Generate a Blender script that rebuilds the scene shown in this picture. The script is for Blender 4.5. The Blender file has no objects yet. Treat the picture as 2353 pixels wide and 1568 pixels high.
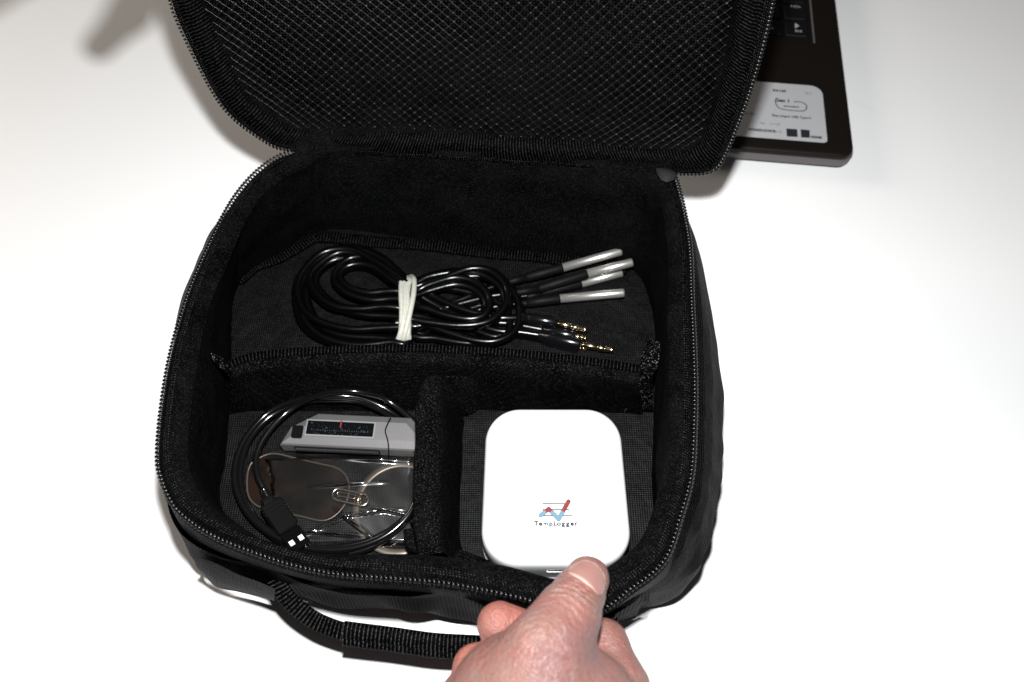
import bpy, math, random
import numpy as np
from mathutils import Vector, Matrix
random.seed(7); rng = np.random.default_rng(7)
R = math.radians
sc = bpy.context.scene
COL = sc.collection

# ------------------------------------------------------------------ camera
TH = R(29.5); DIST = 0.52; FPX = 1950.0; IW, IH = 2353.0, 1568.0
CAM = np.array([0, -DIST*math.sin(TH), DIST*math.cos(TH)])
CU = np.array([0, math.cos(TH), math.sin(TH)]); CF = np.array([0, math.sin(TH), -math.cos(TH)]); CR = np.array([1., 0, 0])
cd = bpy.data.cameras.new('camera'); cam = bpy.data.objects.new('camera', cd); COL.objects.link(cam)
cam.location = CAM; cam.rotation_euler = (TH, 0, 0)
cd.sensor_width = 22.3; cd.lens = 22.3*FPX/IW; cd.clip_start = 0.01; cd.clip_end = 20
cd.dof.use_dof = True; cd.dof.focus_distance = 0.44; cd.dof.aperture_fstop = 5.0
sc.camera = cam
# ------------------------------------------------------------------ world and lamps
w = bpy.data.worlds.new('World'); sc.world = w; w.use_nodes = True
bg = w.node_tree.nodes['Background']; bg.inputs[0].default_value = (1.0, 0.93, 0.86, 1); bg.inputs[1].default_value = 0.03
FLASH = CAM + CU*0.082 + CF*0.0
ld = bpy.data.lights.new('camera_flash', 'POINT'); ld.energy = 20.0; ld.shadow_soft_size = 0.012; ld.color = (0.985, 1.0, 1.01)
lo = bpy.data.objects.new('camera_flash', ld); lo.location = FLASH; COL.objects.link(lo)
ad = bpy.data.lights.new('room_lamp', 'AREA'); ad.energy = 14; ad.shape = 'DISK'; ad.size = 0.7; ad.color = (1.0, 0.89, 0.79)
ao = bpy.data.objects.new('room_lamp', ad); ao.location = (-1.5, 0.9, 0.85); COL.objects.link(ao)
ao.rotation_euler = (Vector((-0.2, 0.1, 0)) - ao.location).to_track_quat('-Z', 'Y').to_euler()
sc.view_settings.view_transform = 'Standard'; sc.view_settings.look = 'None'
sc.view_settings.exposure = 0.0; sc.view_settings.gamma = 1.0
sc.cycles.max_bounces = 8; sc.cycles.transparent_max_bounces = 12

# ------------------------------------------------------------------ measuring: a sight line meets a height
def ray(px, py): return (px-IW/2)/FPX*CR - (py-IH/2)/FPX*CU + CF
def P(px, py, z):
    d = ray(px, py); return CAM + d*(z-CAM[2])/d[2]
def plane_hit(px, py, o, n):
    d = ray(px, py); return CAM + d*(((o-CAM) @ n)/(d @ n))
def dcrop(x0, y0, s):            # enlargement coordinates -> sight line coordinates
    return lambda cx, cy: ((x0+cx/s)*0.58825, (y0+cy/s)*0.58825)

# ------------------------------------------------------------------ materials
def nn(nt, t, **kw):
    n = nt.nodes.new(t)
    for k, v in kw.items(): setattr(n, k, v)
    return n
def base_mat(name, col, rough=0.5, spec=0.5, metal=0.0, **kw):
    m = bpy.data.materials.new(name); m.use_nodes = True; nt = m.node_tree
    b = nt.nodes['Principled BSDF']
    b.inputs['Base Color'].default_value = (*col, 1) if len(col) == 3 else col
    b.inputs['Roughness'].default_value = rough; b.inputs['Specular IOR Level'].default_value = spec
    b.inputs['Metallic'].default_value = metal
    for k, v in kw.items(): b.inputs[k.replace('_', ' ')].default_value = v
    return m, nt, b
def math_n(nt, op, a, b=None, c=None):
    n = nn(nt, 'ShaderNodeMath', operation=op)
    for i, v in enumerate((a, b, c)):
        if v is None: continue
        if isinstance(v, (int, float)): n.inputs[i].default_value = v
        else: nt.links.new(v, n.inputs[i])
    return n.outputs[0]
def coords(nt, kind='Object'):
    return nn(nt, 'ShaderNodeTexCoord').outputs[kind]
def noise(nt, vec, scale, detail=2, rough=0.5):
    n = nn(nt, 'ShaderNodeTexNoise'); n.inputs['Scale'].default_value = scale
    n.inputs['Detail'].default_value = detail; n.inputs['Roughness'].default_value = rough
    nt.links.new(vec, n.inputs['Vector']); return n.outputs[0]
def ramp(nt, fac, a, b, lo=0.0, hi=1.0):
    n = nn(nt, 'ShaderNodeMapRange'); nt.links.new(fac, n.inputs[0])
    n.inputs[1].default_value = a; n.inputs[2].default_value = b; n.inputs[3].default_value = lo; n.inputs[4].default_value = hi
    return n.outputs[0]
def mixc(nt, fac, c1, c2):
    n = nn(nt, 'ShaderNodeMix', data_type='RGBA')
    nt.links.new(fac, n.inputs[0])
    for s, c in ((6, c1), (7, c2)):
        if isinstance(c, tuple): n.inputs[s].default_value = (*c, 1)
        else: nt.links.new(c, n.inputs[s])
    return n.outputs[2]
def bump(nt, b, h, dist, strength=1.0):
    n = nn(nt, 'ShaderNodeBump'); n.inputs['Distance'].default_value = dist; n.inputs['Strength'].default_value = strength
    nt.links.new(h, n.inputs['Height']); nt.links.new(n.outputs[0], b.inputs['Normal']); return n

def fleece(name, c0, c1, glint, s=1300, seed=0.0):
    """napped cloth: soft mottling, fibre glints painted in as tiny lighter spots"""
    m, nt, b = base_mat(name, c0, 0.95, 0.3, IOR=1.12)
    v = coords(nt)
    big = noise(nt, v, 55, 3, 0.6); fine = noise(nt, v, s, 2, 0.7)
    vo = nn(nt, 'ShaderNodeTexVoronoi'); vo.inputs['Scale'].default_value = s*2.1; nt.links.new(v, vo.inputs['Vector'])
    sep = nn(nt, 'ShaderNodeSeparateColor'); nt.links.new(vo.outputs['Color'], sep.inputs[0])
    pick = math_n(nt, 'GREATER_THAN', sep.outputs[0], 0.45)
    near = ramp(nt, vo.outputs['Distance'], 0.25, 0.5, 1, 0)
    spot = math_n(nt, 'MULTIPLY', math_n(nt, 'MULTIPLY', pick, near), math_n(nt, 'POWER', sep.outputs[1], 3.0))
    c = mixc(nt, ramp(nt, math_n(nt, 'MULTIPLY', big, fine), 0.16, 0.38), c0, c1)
    c = mixc(nt, spot, c, glint)  # glints of the fibres, painted into the base colour
    nt.links.new(c, b.inputs['Base Color'])
    bump(nt, b, fine, 0.0006, 0.8)
    return m
def weave(name, c0, c1, pu, pv, rough=0.45, spec=0.5, glint=(0.2, 0.2, 0.2), bd=0.0004, rows=True, fold=0.0):
    """woven cloth, thread pitch pu x pv metres in the surface's own UV (metres)"""
    m, nt, b = base_mat(name, c0, rough, spec*2.5, IOR=1.15)
    uv = coords(nt, 'UV'); sp = nn(nt, 'ShaderNodeSeparateXYZ'); nt.links.new(uv, sp.inputs[0])
    su = math_n(nt, 'SINE', math_n(nt, 'MULTIPLY', sp.outputs[0], 2*math.pi/pu))
    sv = math_n(nt, 'SINE', math_n(nt, 'MULTIPLY', sp.outputs[1], 2*math.pi/pv))
    h = math_n(nt, 'MULTIPLY_ADD', math_n(nt, 'ADD', su, sv), 0.25, 0.5) if rows else math_n(nt, 'MULTIPLY_ADD', su, 0.5, 0.5)
    v = coords(nt); big = noise(nt, v, 90, 2, 0.5); fine = noise(nt, v, 1500, 1, 0.5)
    c = mixc(nt, ramp(nt, math_n(nt, 'MULTIPLY', h, ramp(nt, big, 0.3, 0.7, 0.5, 1.1)), 0.45, 1.0), c0, c1)
    c = mixc(nt, math_n(nt, 'MULTIPLY', ramp(nt, h, 0.75, 1.0), ramp(nt, fine, 0.42, 0.66)), c, glint)  # thread glints put into the colour as light dots on the weave peaks
    nt.links.new(c, b.inputs['Base Color'])
    hh = math_n(nt, 'ADD', h, math_n(nt, 'MULTIPLY', fine, 0.3))
    if fold: hh = math_n(nt, 'MULTIPLY_ADD', noise(nt, v, 38, 3, 0.55), fold/bd, hh)
    bump(nt, b, hh, bd, 0.9)
    return m
M = {}
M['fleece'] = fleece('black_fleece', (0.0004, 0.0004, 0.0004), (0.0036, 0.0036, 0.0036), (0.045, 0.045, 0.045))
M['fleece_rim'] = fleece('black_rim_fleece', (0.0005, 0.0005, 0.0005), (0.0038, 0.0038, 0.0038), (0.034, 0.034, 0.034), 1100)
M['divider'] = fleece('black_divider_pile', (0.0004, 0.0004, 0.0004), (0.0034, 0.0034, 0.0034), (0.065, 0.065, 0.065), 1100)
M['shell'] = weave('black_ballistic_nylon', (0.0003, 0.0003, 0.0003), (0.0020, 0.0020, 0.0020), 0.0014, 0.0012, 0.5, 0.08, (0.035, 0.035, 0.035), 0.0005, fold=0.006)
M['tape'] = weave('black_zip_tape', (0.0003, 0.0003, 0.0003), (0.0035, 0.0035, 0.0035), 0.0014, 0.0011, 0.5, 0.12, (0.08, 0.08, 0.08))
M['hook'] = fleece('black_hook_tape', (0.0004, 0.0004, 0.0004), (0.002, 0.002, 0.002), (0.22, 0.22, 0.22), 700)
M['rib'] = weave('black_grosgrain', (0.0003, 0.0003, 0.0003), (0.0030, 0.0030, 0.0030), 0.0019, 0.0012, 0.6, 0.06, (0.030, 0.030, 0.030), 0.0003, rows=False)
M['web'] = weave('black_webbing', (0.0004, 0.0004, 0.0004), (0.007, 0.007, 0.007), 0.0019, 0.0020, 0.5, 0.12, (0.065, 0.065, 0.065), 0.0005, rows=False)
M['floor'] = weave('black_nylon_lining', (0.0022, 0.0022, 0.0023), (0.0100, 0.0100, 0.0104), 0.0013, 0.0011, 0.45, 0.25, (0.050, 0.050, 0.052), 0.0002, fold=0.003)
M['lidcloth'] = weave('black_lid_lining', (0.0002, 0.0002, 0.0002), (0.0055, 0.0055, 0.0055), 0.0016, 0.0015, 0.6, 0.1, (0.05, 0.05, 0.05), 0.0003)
M['net'], nt, b = base_mat('black_net_thread', (0.0030, 0.0030, 0.0030), 0.35, 0.5)
M['knot'], nt, b = base_mat('net_knot_thread', (0.10, 0.10, 0.102), 0.33, 0.5, 0.9)
M['coilzip'], nt, b = base_mat('black_zip_nylon', (0.003, 0.003, 0.0035), 0.25, 0.45, IOR=1.5)
M['pvc'], nt, b = base_mat('black_cable_pvc', (0.0012, 0.0012, 0.0013), 0.24, 0.38)
bump(nt, b, noise(nt, coords(nt), 260, 3), 0.0002, 0.5)
M['usbpvc'], nt, b = base_mat('glossy_black_usb_pvc', (0.004, 0.004, 0.0042), 0.16, 0.8)
M['shrink'], nt, b = base_mat('black_heat_shrink', (0.003, 0.003, 0.003), 0.55, 0.12)
bump(nt, b, noise(nt, coords(nt), 700, 2), 0.0002, 0.5)
M['steel'], nt, b = base_mat('probe_steel', (0.74, 0.72, 0.68), 0.32, 0.5, 0.82)
M['gold'], nt, b = base_mat('gold_plating', (0.78, 0.62, 0.38), 0.2, 0.5, 1.0)
M['nickel'], nt, b = base_mat('nickel', (0.55, 0.50, 0.43), 0.22, 0.5, 1.0)
M['brown_metal'], nt, b = base_mat('bronze_band', (0.12, 0.10, 0.082), 0.35, 0.5, 0.6)
M['plug'], nt, b = base_mat('glossy_black_plastic', (0.004, 0.004, 0.005), 0.2, 0.6)
M['matt_plug'], nt, b = base_mat('matt_black_plastic', (0.0022, 0.0022, 0.0022), 0.35, 0.35)
bump(nt, b, noise(nt, coords(nt), 1500, 2), 0.0001, 0.6)
M['rubber'], nt, b = base_mat('cream_rubber', (0.42, 0.41, 0.34), 0.55, 0.4, Subsurface_Weight=0.15, Subsurface_Scale=0.001)
c = mixc(nt, noise(nt, coords(nt), 500, 3), (0.42, 0.41, 0.35), (0.58, 0.57, 0.50)); nt.links.new(c, b.inputs['Base Color'])
M['white'], nt, b = base_mat('white_abs', (0.78, 0.78, 0.79), 0.35, 0.5)
bump(nt, b, noise(nt, coords(nt), 2500, 2), 0.00003, 0.3)
M['ink'], nt, b = base_mat('black_ink', (0.006, 0.006, 0.012), 0.5, 0.3)
M['red'], nt, b = base_mat('red_ink', (0.19, 0.017, 0.017), 0.5, 0.3)
M['blue'], nt, b = base_mat('blue_ink', (0.11, 0.22, 0.28), 0.5, 0.3)
M['silver'], nt, b = base_mat('silver_paint', (0.3, 0.29, 0.29), 0.42, 0.5, 0.5)
v = coords(nt); c = mixc(nt, noise(nt, v, 1800, 2), (0.18, 0.172, 0.172), (0.27, 0.26, 0.26)); nt.links.new(c, b.inputs['Base Color'])
M['bright'], nt, b = base_mat('bright_trim', (0.6, 0.6, 0.6), 0.3, 0.5, 0.7)
M['glassdark'], nt, b = base_mat('dark_window', (0.006, 0.009, 0.010), 0.08, 0.6)
v = coords(nt); c = mixc(nt, ramp(nt, noise(nt, v, 900, 3), 0.62, 0.7), (0.003, 0.004, 0.005), (0.06, 0.06, 0.06)); nt.links.new(c, b.inputs['Base Color'])
M['tag'], nt, b = base_mat('dark_brown_lens', (0.012, 0.009, 0.007), 0.12, 0.6)
v = coords(nt); c = mixc(nt, ramp(nt, noise(nt, v, 60, 3), 0.45, 0.65), (0.006, 0.0052, 0.0045), (0.016, 0.009, 0.007)); nt.links.new(c, b.inputs['Base Color'])
M['knurl'], nt, b = base_mat('black_rubber', (0.035, 0.035, 0.035), 0.5, 0.4)
M['hole'], nt, b = base_mat('contact_white', (0.85, 0.87, 0.9), 0.25, 0.5)
M['lapbody'], nt, b = base_mat('brown_black_laptop_plastic', (0.0058, 0.0040, 0.0030), 0.5, 0.2)
v = coords(nt); bump(nt, b, noise(nt, v, 3000, 1), 0.00003, 0.5)
M['lapedge'], nt, b = base_mat('laptop_edge_plastic', (0.10, 0.085, 0.088), 0.4, 0.4)
M['key'], nt, b = base_mat('black_key', (0.0028, 0.0028, 0.0032), 0.5, 0.3)
M['keyink'], nt, b = base_mat('grey_key_print', (0.32, 0.30, 0.33), 0.5, 0.3)
M['sticker'], nt, b = base_mat('silver_sticker', (0.36, 0.365, 0.375), 0.4, 0.5)
M['stickink'], nt, b = base_mat('dark_sticker_ink', (0.015, 0.017, 0.02), 0.5, 0.3)
M['stickgrey'], nt, b = base_mat('grey_sticker_ink', (0.05, 0.055, 0.055), 0.5, 0.3)
M['tab'], nt, b = base_mat('grey_zip_tab', (0.014, 0.014, 0.015), 0.7, 0.15)
bump(nt, b, noise(nt, coords(nt), 150, 3), 0.001, 0.6)
# clear film: thin, mostly see-through, mirror glints on its crinkles
m = bpy.data.materials.new('clear_film'); m.use_nodes = True; nt = m.node_tree; nt.nodes.remove(nt.nodes['Principled BSDF'])
tr = nn(nt, 'ShaderNodeBsdfTransparent'); tr.inputs[0].default_value = (0.93, 0.92, 0.91, 1)
gl = nn(nt, 'ShaderNodeBsdfGlossy'); gl.inputs['Roughness'].default_value = 0.13; gl.inputs[0].default_value = (1, 1, 1, 1)
fr = nn(nt, 'ShaderNodeFresnel'); fr.inputs[0].default_value = 1.45
gl2 = nn(nt, 'ShaderNodeBsdfGlossy'); gl2.inputs['Roughness'].default_value = 0.34; mg = nn(nt, 'ShaderNodeMixShader'); mg.inputs[0].default_value = 0.25
nt.links.new(gl.outputs[0], mg.inputs[1]); nt.links.new(gl2.outputs[0], mg.inputs[2])
mx = nn(nt, 'ShaderNodeMixShader'); fac = ramp(nt, fr.outputs[0], 0, 1, 0.10, 1)
nt.links.new(fac, mx.inputs[0]); nt.links.new(tr.outputs[0], mx.inputs[1]); nt.links.new(mg.outputs[0], mx.inputs[2])
bn = nn(nt, 'ShaderNodeBump'); bn.inputs['Distance'].default_value = 0.0040; bn.inputs['Strength'].default_value = 0.8
nt.links.new(noise(nt, coords(nt), 15, 3, 0.5), bn.inputs['Height'])
nt.links.new(bn.outputs[0], gl.inputs['Normal']); nt.links.new(bn.outputs[0], gl2.inputs['Normal']); nt.links.new(bn.outputs[0], fr.inputs['Normal'])
nt.links.new(mx.outputs[0], nt.nodes['Material Output'].inputs[0]); M['film'] = m
# table
M['table'], nt, b = base_mat('white_laminate', (0.78, 0.77, 0.755), 0.42, 0.35)
v = coords(nt)
c = mixc(nt, noise(nt, v, 6, 3), (0.79, 0.79, 0.785), (0.82, 0.82, 0.815))
wv = nn(nt, 'ShaderNodeTexVoronoi', feature='DISTANCE_TO_EDGE'); wv.inputs['Scale'].default_value = 3.1
mp = nn(nt, 'ShaderNodeMixRGB'); mp.inputs[0].default_value = 0.25; nt.links.new(v, mp.inputs[1])
nz = nn(nt, 'ShaderNodeTexNoise'); nz.inputs['Scale'].default_value = 5; nt.links.new(v, nz.inputs['Vector']); nt.links.new(nz.outputs[1], mp.inputs[2])
nt.links.new(mp.outputs[0], wv.inputs['Vector'])
line = math_n(nt, 'MULTIPLY', ramp(nt, wv.outputs['Distance'], 0.0, 0.0022, 1, 0), ramp(nt, noise(nt, v, 9, 2), 0.52, 0.62, 0, 0.10))
c = mixc(nt, line, c, (0.5, 0.49, 0.48)); nt.links.new(c, b.inputs['Base Color'])
# skin
M['skin'], nt, b = base_mat('skin', (0.25, 0.12, 0.095), 0.42, 0.4, Subsurface_Weight=0.25, Subsurface_Scale=0.004)
b.inputs['Subsurface Radius'].default_value = (1.0, 0.35, 0.2)
v = coords(nt)
c = mixc(nt, ramp(nt, noise(nt, v, 75, 5, 0.65), 0.38, 0.62), (0.232, 0.096, 0.080), (0.204, 0.118, 0.099))
c = mixc(nt, ramp(nt, noise(nt, v, 24, 2), 0.52, 0.75), c, (0.165, 0.092, 0.092))
c = mixc(nt, ramp(nt, noise(nt, v, 900, 2), 0.55, 0.8, 0, 0.35), c, (0.29, 0.18, 0.155))
at = nn(nt, 'ShaderNodeAttribute', attribute_name='warm'); c = mixc(nt, at.outputs['Fac'], c, (0.34, 0.12, 0.09))
nt.links.new(c, b.inputs['Base Color'])
vo = nn(nt, 'ShaderNodeTexVoronoi', feature='DISTANCE_TO_EDGE'); vo.inputs['Scale'].default_value = 900; nt.links.new(v, vo.inputs['Vector'])
hh = math_n(nt, 'ADD', math_n(nt, 'MULTIPLY', vo.outputs['Distance'], 0.6), noise(nt, v, 420, 3, 0.6))
bump(nt, b, hh, 0.0011, 0.75)
M['nail'], nt, b = base_mat('nail', (0.29, 0.15, 0.13), 0.27, 0.5, Subsurface_Weight=0.2, Subsurface_Scale=0.002)
M['cuticle'], nt, b = base_mat('nail_fold', (0.36, 0.26, 0.22), 0.5, 0.3)
M['sleeve'], nt, b = base_mat('navy_sleeve_cloth', (0.02, 0.025, 0.04), 0.9, 0.2)

# ------------------------------------------------------------------ object helpers
def mesh_obj(name, verts, faces, mat, parent=None, uvs=None, smooth=True, mats=None, fm=None):
    me = bpy.data.meshes.new(name); me.from_pydata([tuple(map(float, v)) for v in verts], [], [tuple(map(int, f)) for f in faces])
    o = bpy.data.objects.new(name, me); COL.objects.link(o)
    for mm in ([mat] if mats is None else mats): me.materials.append(mm)
    if fm is not None: me.polygons.foreach_set('material_index', np.array(fm, dtype=np.int32))
    if smooth: me.polygons.foreach_set('use_smooth', np.ones(len(me.polygons), dtype=bool))
    if uvs is not None:
        l = me.uv_layers.new(name='UVMap'); idx = np.empty(len(me.loops), dtype=np.int32); me.loops.foreach_get('vertex_index', idx)
        l.data.foreach_set('uv', np.asarray(uvs, dtype=np.float32)[idx].ravel())
    me.validate(); me.update()
    if parent: o.parent = parent
    return o
def empty(name, loc, label, cat, group=None):
    o = bpy.data.objects.new(name, None); COL.objects.link(o); o.location = [float(a) for a in loc]; o.empty_display_size = 0.02
    tag(o, label, cat, group); return o
def tag(o, label, cat, group=None):
    o['label'] = label; o['category'] = cat
    if group: o['group'] = group
    return o
ROOTS = []
def settle(root):      # children were built in world coordinates: move them under the Empty without shifting them
    bpy.context.view_layer.update()
    def fix(o, p):
        o.matrix_parent_inverse = p.matrix_world.inverted()
    for ch in root.children:
        fix(ch, root)
    return root
class MB:
    def __init__(s): s.v = []; s.f = []; s.uv = []; s.n = 0; s.fm = []
    def add(s, v, f, uv=None, mi=0):
        v = np.asarray(v, dtype=float); s.v.append(v); s.f += [tuple(i+s.n for i in q) for q in f]
        s.uv.append(np.zeros((len(v), 2)) if uv is None else np.asarray(uv, dtype=float)); s.fm += [mi]*len(f); s.n += len(v)
    def build(s, name, mat, parent=None, smooth=True, mats=None):
        return mesh_obj(name, np.concatenate(s.v), s.f, mat, parent, np.concatenate(s.uv), smooth, mats, s.fm if mats else None)
def crom(pts, per=8, closed=False):
    p = np.asarray(pts, dtype=float); n = len(p); out = []
    rngi = range(n) if closed else range(n-1)
    for i in rngi:
        if closed: a, b_, c_, d = p[(i-1) % n], p[i], p[(i+1) % n], p[(i+2) % n]
        else: a, b_, c_, d = p[max(i-1, 0)], p[i], p[i+1], p[min(i+2, n-1)]
        for k in range(per):
            t = k/per
            out.append(0.5*((2*b_)+(-a+c_)*t+(2*a-5*b_+4*c_-d)*t*t+(-a+3*b_-3*c_+d)*t**3))
    if not closed: out.append(p[-1])
    return np.array(out)
def frames(path, up=(0, 0, 1)):
    T = np.gradient(path, axis=0); T /= np.linalg.norm(T, axis=1)[:, None]+1e-12
    N = []; n = np.array(up, dtype=float)
    for t in T:
        n = n - t*(n @ t); l = np.linalg.norm(n)
        n = np.array([1., 0, 0]) if l < 1e-6 else n/l
        N.append(n.copy())
    N = np.array(N); B = np.cross(T, N); return T, N, B
def tube_data(path, rad, sides=10, caps=True, up=(0, 0, 1)):
    path = np.asarray(path, dtype=float); n = len(path); T, N, B = frames(path, up)
    rad = np.full(n, rad) if np.isscalar(rad) else np.asarray(rad)
    an = np.arange(sides)*2*math.pi/sides
    V = path[:, None, :] + rad[:, None, None]*(np.cos(an)[None, :, None]*N[:, None, :]+np.sin(an)[None, :, None]*B[:, None, :])
    V = V.reshape(-1, 3); F = []
    for i in range(n-1):
        for j in range(sides):
            k = (j+1) % sides; F.append((i*sides+j, i*sides+k, (i+1)*sides+k, (i+1)*sides+j))
    if caps: F.append(tuple(range(sides-1, -1, -1))); F.append(tuple((n-1)*sides+j for j in range(sides)))
    L = np.concatenate([[0], np.cumsum(np.linalg.norm(np.diff(path, axis=0), axis=1))])
    uv = np.stack([np.repeat(L, sides), np.tile(an/(2*math.pi)*0.02, n)], 1)
    return V, F, uv
def tube(name, path, rad, mat, parent=None, sides=10, caps=True, up=(0, 0, 1)):
    v, f, uv = tube_data(path, rad, sides, caps, up); return mesh_obj(name, v, f, mat, parent, uv)
def lathe(name, a, b_, prof, mat, parent=None, sides=16):
    """profile [(t 0..1 along a->b, radius)]"""
    a = np.asarray(a, dtype=float); b_ = np.asarray(b_, dtype=float)
    path = np.array([a+(b_-a)*t for t, r in prof]); rad = np.array([r for t, r in prof])
    d = b_-a; d /= np.linalg.norm(d); n = np.array([0, 0, 1.]) - d*d[2]; n /= np.linalg.norm(n); B = np.cross(d, n)
    an = np.arange(sides)*2*math.pi/sides; V = []
    for p_, r in zip(path, rad): V += [p_+r*(math.cos(t)*n+math.sin(t)*B) for t in an]
    F = []
    for i in range(len(prof)-1):
        for j in range(sides):
            k = (j+1) % sides; F.append((i*sides+j, i*sides+k, (i+1)*sides+k, (i+1)*sides+j))
    F.append(tuple(range(sides-1, -1, -1))); F.append(tuple((len(prof)-1)*sides+j for j in range(sides)))
    o = mesh_obj(name, V, F, mat, parent); 
    return o
def sweep(name, path, prof, mat, parent=None, up=(0, 0, 1), closed_prof=True, per_up=None):
    """sweep a 2D profile (side, up) along a path; uv in metres"""
    path = np.asarray(path); T = np.gradient(path, axis=0); T /= np.linalg.norm(T, axis=1)[:, None]
    n = len(path); m = len(prof); V = []; UV = []
    L = np.concatenate([[0], np.cumsum(np.linalg.norm(np.diff(path, axis=0), axis=1))])
    pl = [0.0]
    for i in range(1, m): pl.append(pl[-1]+math.dist(prof[i], prof[i-1]))
    for i in range(n):
        u = np.array(up if per_up is None else per_up[i], dtype=float); u -= T[i]*(u @ T[i]); u /= np.linalg.norm(u); s = np.cross(T[i], u)
        for j, (a, b_) in enumerate(prof): V.append(path[i]+s*a+u*b_); UV.append((L[i], pl[j]))
    F = []
    for i in range(n-1):
        for j in range(m if closed_prof else m-1):
            k = (j+1) % m; F.append((i*m+j, i*m+k, (i+1)*m+k, (i+1)*m+j))
    if closed_prof: F.append(tuple(range(m-1, -1, -1))); F.append(tuple((n-1)*m+j for j in range(m)))
    return mesh_obj(name, V, F, mat, parent, UV)
def superell(a, b_, n=14, e=0.6):
    out = []
    for i in range(n):
        t = 2*math.pi*i/n; c, s = math.cos(t), math.sin(t)
        out.append((a*math.copysign(abs(c)**e, c), b_*math.copysign(abs(s)**e, s)))
    return out
def loft(name, rings, mat, parent=None, closed=True, cap_last=False, uvscale=1.0, cap_first=False):
    rings = [np.asarray(r, dtype=float) for r in rings]; n = len(rings[0]); V = np.concatenate(rings); F = []; UV = []
    v = 0.0
    for i, r in enumerate(rings):
        if i: v += float(np.mean(np.linalg.norm(r-rings[i-1], axis=1)))
        L = np.concatenate([[0], np.cumsum(np.linalg.norm(np.diff(rings[0], axis=0), axis=1))])
        UV += [(L[j], v) for j in range(n)]
    for i in range(len(rings)-1):
        for j in range(n if closed else n-1):
            k = (j+1) % n; F.append((i*n+j, i*n+k, (i+1)*n+k, (i+1)*n+j))
    if cap_last: F.append(tuple((len(rings)-1)*n+j for j in range(n)))
    if cap_first: F.append(tuple(range(n-1, -1, -1)))
    return mesh_obj(name, V, F, mat, parent, UV)
def rounded_poly(w, h, r, seg=6):
    out = []
    for cx, cy, a0 in ((w/2-r, h/2-r, 0), (-w/2+r, h/2-r, 90), (-w/2+r, -h/2+r, 180), (w/2-r, -h/2+r, 270)):
        for i in range(seg+1):
            a = R(a0+90*i/seg); out.append((cx+r*math.cos(a), cy+r*math.sin(a)))
    return out
def slab(name, outline, levels, mat, parent, mtx, smooth=True, mats=None):
    """stack of scaled outlines [(inset, z)] closed top and bottom; outline 2D ccw; mtx places it"""
    o2 = np.array(outline); n = len(o2); c = o2.mean(0)
    e = np.roll(o2, -1, 0)-o2; e /= np.linalg.norm(e, axis=1)[:, None]+1e-12; n2 = np.stack([e[:, 1], -e[:, 0]], 1); n1 = np.roll(n2, 1, 0)
    nr = (n1+n2)/np.maximum(0.3, 1+(n1*n2).sum(1))[:, None]
    V = []
    for ins, z in levels:
        q = o2-nr*ins; V += [tuple(mtx @ Vector((a, b_, z))) for a, b_ in q]
    F = []; m = len(levels)
    for i in range(m-1):
        for j in range(n):
            k = (j+1) % n; F.append((i*n+j, i*n+k, (i+1)*n+k, (i+1)*n+j))
    F.append(tuple(range(n-1, -1, -1))); F.append(tuple((m-1)*n+j for j in range(n)))
    uv = [(v[0], v[1]) for v in V]
    return mesh_obj(name, V, F, mat, parent, uv, smooth, mats)
def basis(o, x, y):
    o = Vector(o); x = Vector(x).normalized(); z = x.cross(Vector(y)).normalized(); y = z.cross(x)
    m = Matrix((x, y, z)).transposed().to_4x4(); m.translation = o; return m
def text_mesh(name, s, size, mat, parent, mtx, bold=0.0, spacing=1.0, stretch=1.0, thick=0.0):
    cu = bpy.data.curves.new(name, 'FONT'); cu.body = s; cu.size = size; cu.align_x = 'CENTER'; cu.align_y = 'CENTER'
    cu.offset = bold; cu.space_character = spacing; cu.extrude = thick; cu.resolution_u = 3
    t = bpy.data.objects.new(name+'_tmp', cu); COL.objects.link(t); bpy.context.view_layer.update()
    me = bpy.data.meshes.new_from_object(t.evaluated_get(bpy.context.evaluated_depsgraph_get()))
    bpy.data.objects.remove(t); me.name = name
    me.transform(mtx @ Matrix.Diagonal((stretch, 1, 1, 1))); me.materials.clear(); me.materials.append(mat)
    o = bpy.data.objects.new(name, me); COL.objects.link(o)
    if parent: o.parent = parent
    return o
def box(name, lo_, hi_, mat, parent, mtx, bev=0.0):
    (x0, y0, z0), (x1, y1, z1) = lo_, hi_
    if bev:
        ol = rounded_poly(x1-x0, y1-y0, bev, 3); ol = [(a+(x0+x1)/2, b_+(y0+y1)/2) for a, b_ in ol]
        return slab(name, ol, [(bev*0.5, z0), (0, z0+bev*0.5), (0, z1-bev*0.5), (bev*0.5, z1)], mat, parent, mtx, smooth=False)
    V = [tuple(mtx @ Vector(p)) for p in ((x0, y0, z0), (x1, y0, z0), (x1, y1, z0), (x0, y1, z0), (x0, y0, z1), (x1, y0, z1), (x1, y1, z1), (x0, y1, z1))]
    F = [(3, 2, 1, 0), (4, 5, 6, 7), (0, 1, 5, 4), (1, 2, 6, 5), (2, 3, 7, 6), (3, 0, 4, 7)]
    return mesh_obj(name, V, F, mat, parent, smooth=False)
def noise_lv(n, k, amp, seed, lev):
    i = int(lev); t = lev-i; t = t*t*(3-2*t)
    return smooth_noise(n, k, amp, seed+i)*(1-t)+smooth_noise(n, k, amp, seed+i+1)*t
def smooth_noise(n, k, amp, seed):
    g = np.random.default_rng(seed); a = g.uniform(-1, 1, k); x = np.linspace(0, k, n, endpoint=False)
    i = x.astype(int); t = x-i; t = t*t*(3-2*t); return amp*(a[i % k]*(1-t)+a[(i+1) % k]*t)

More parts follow.
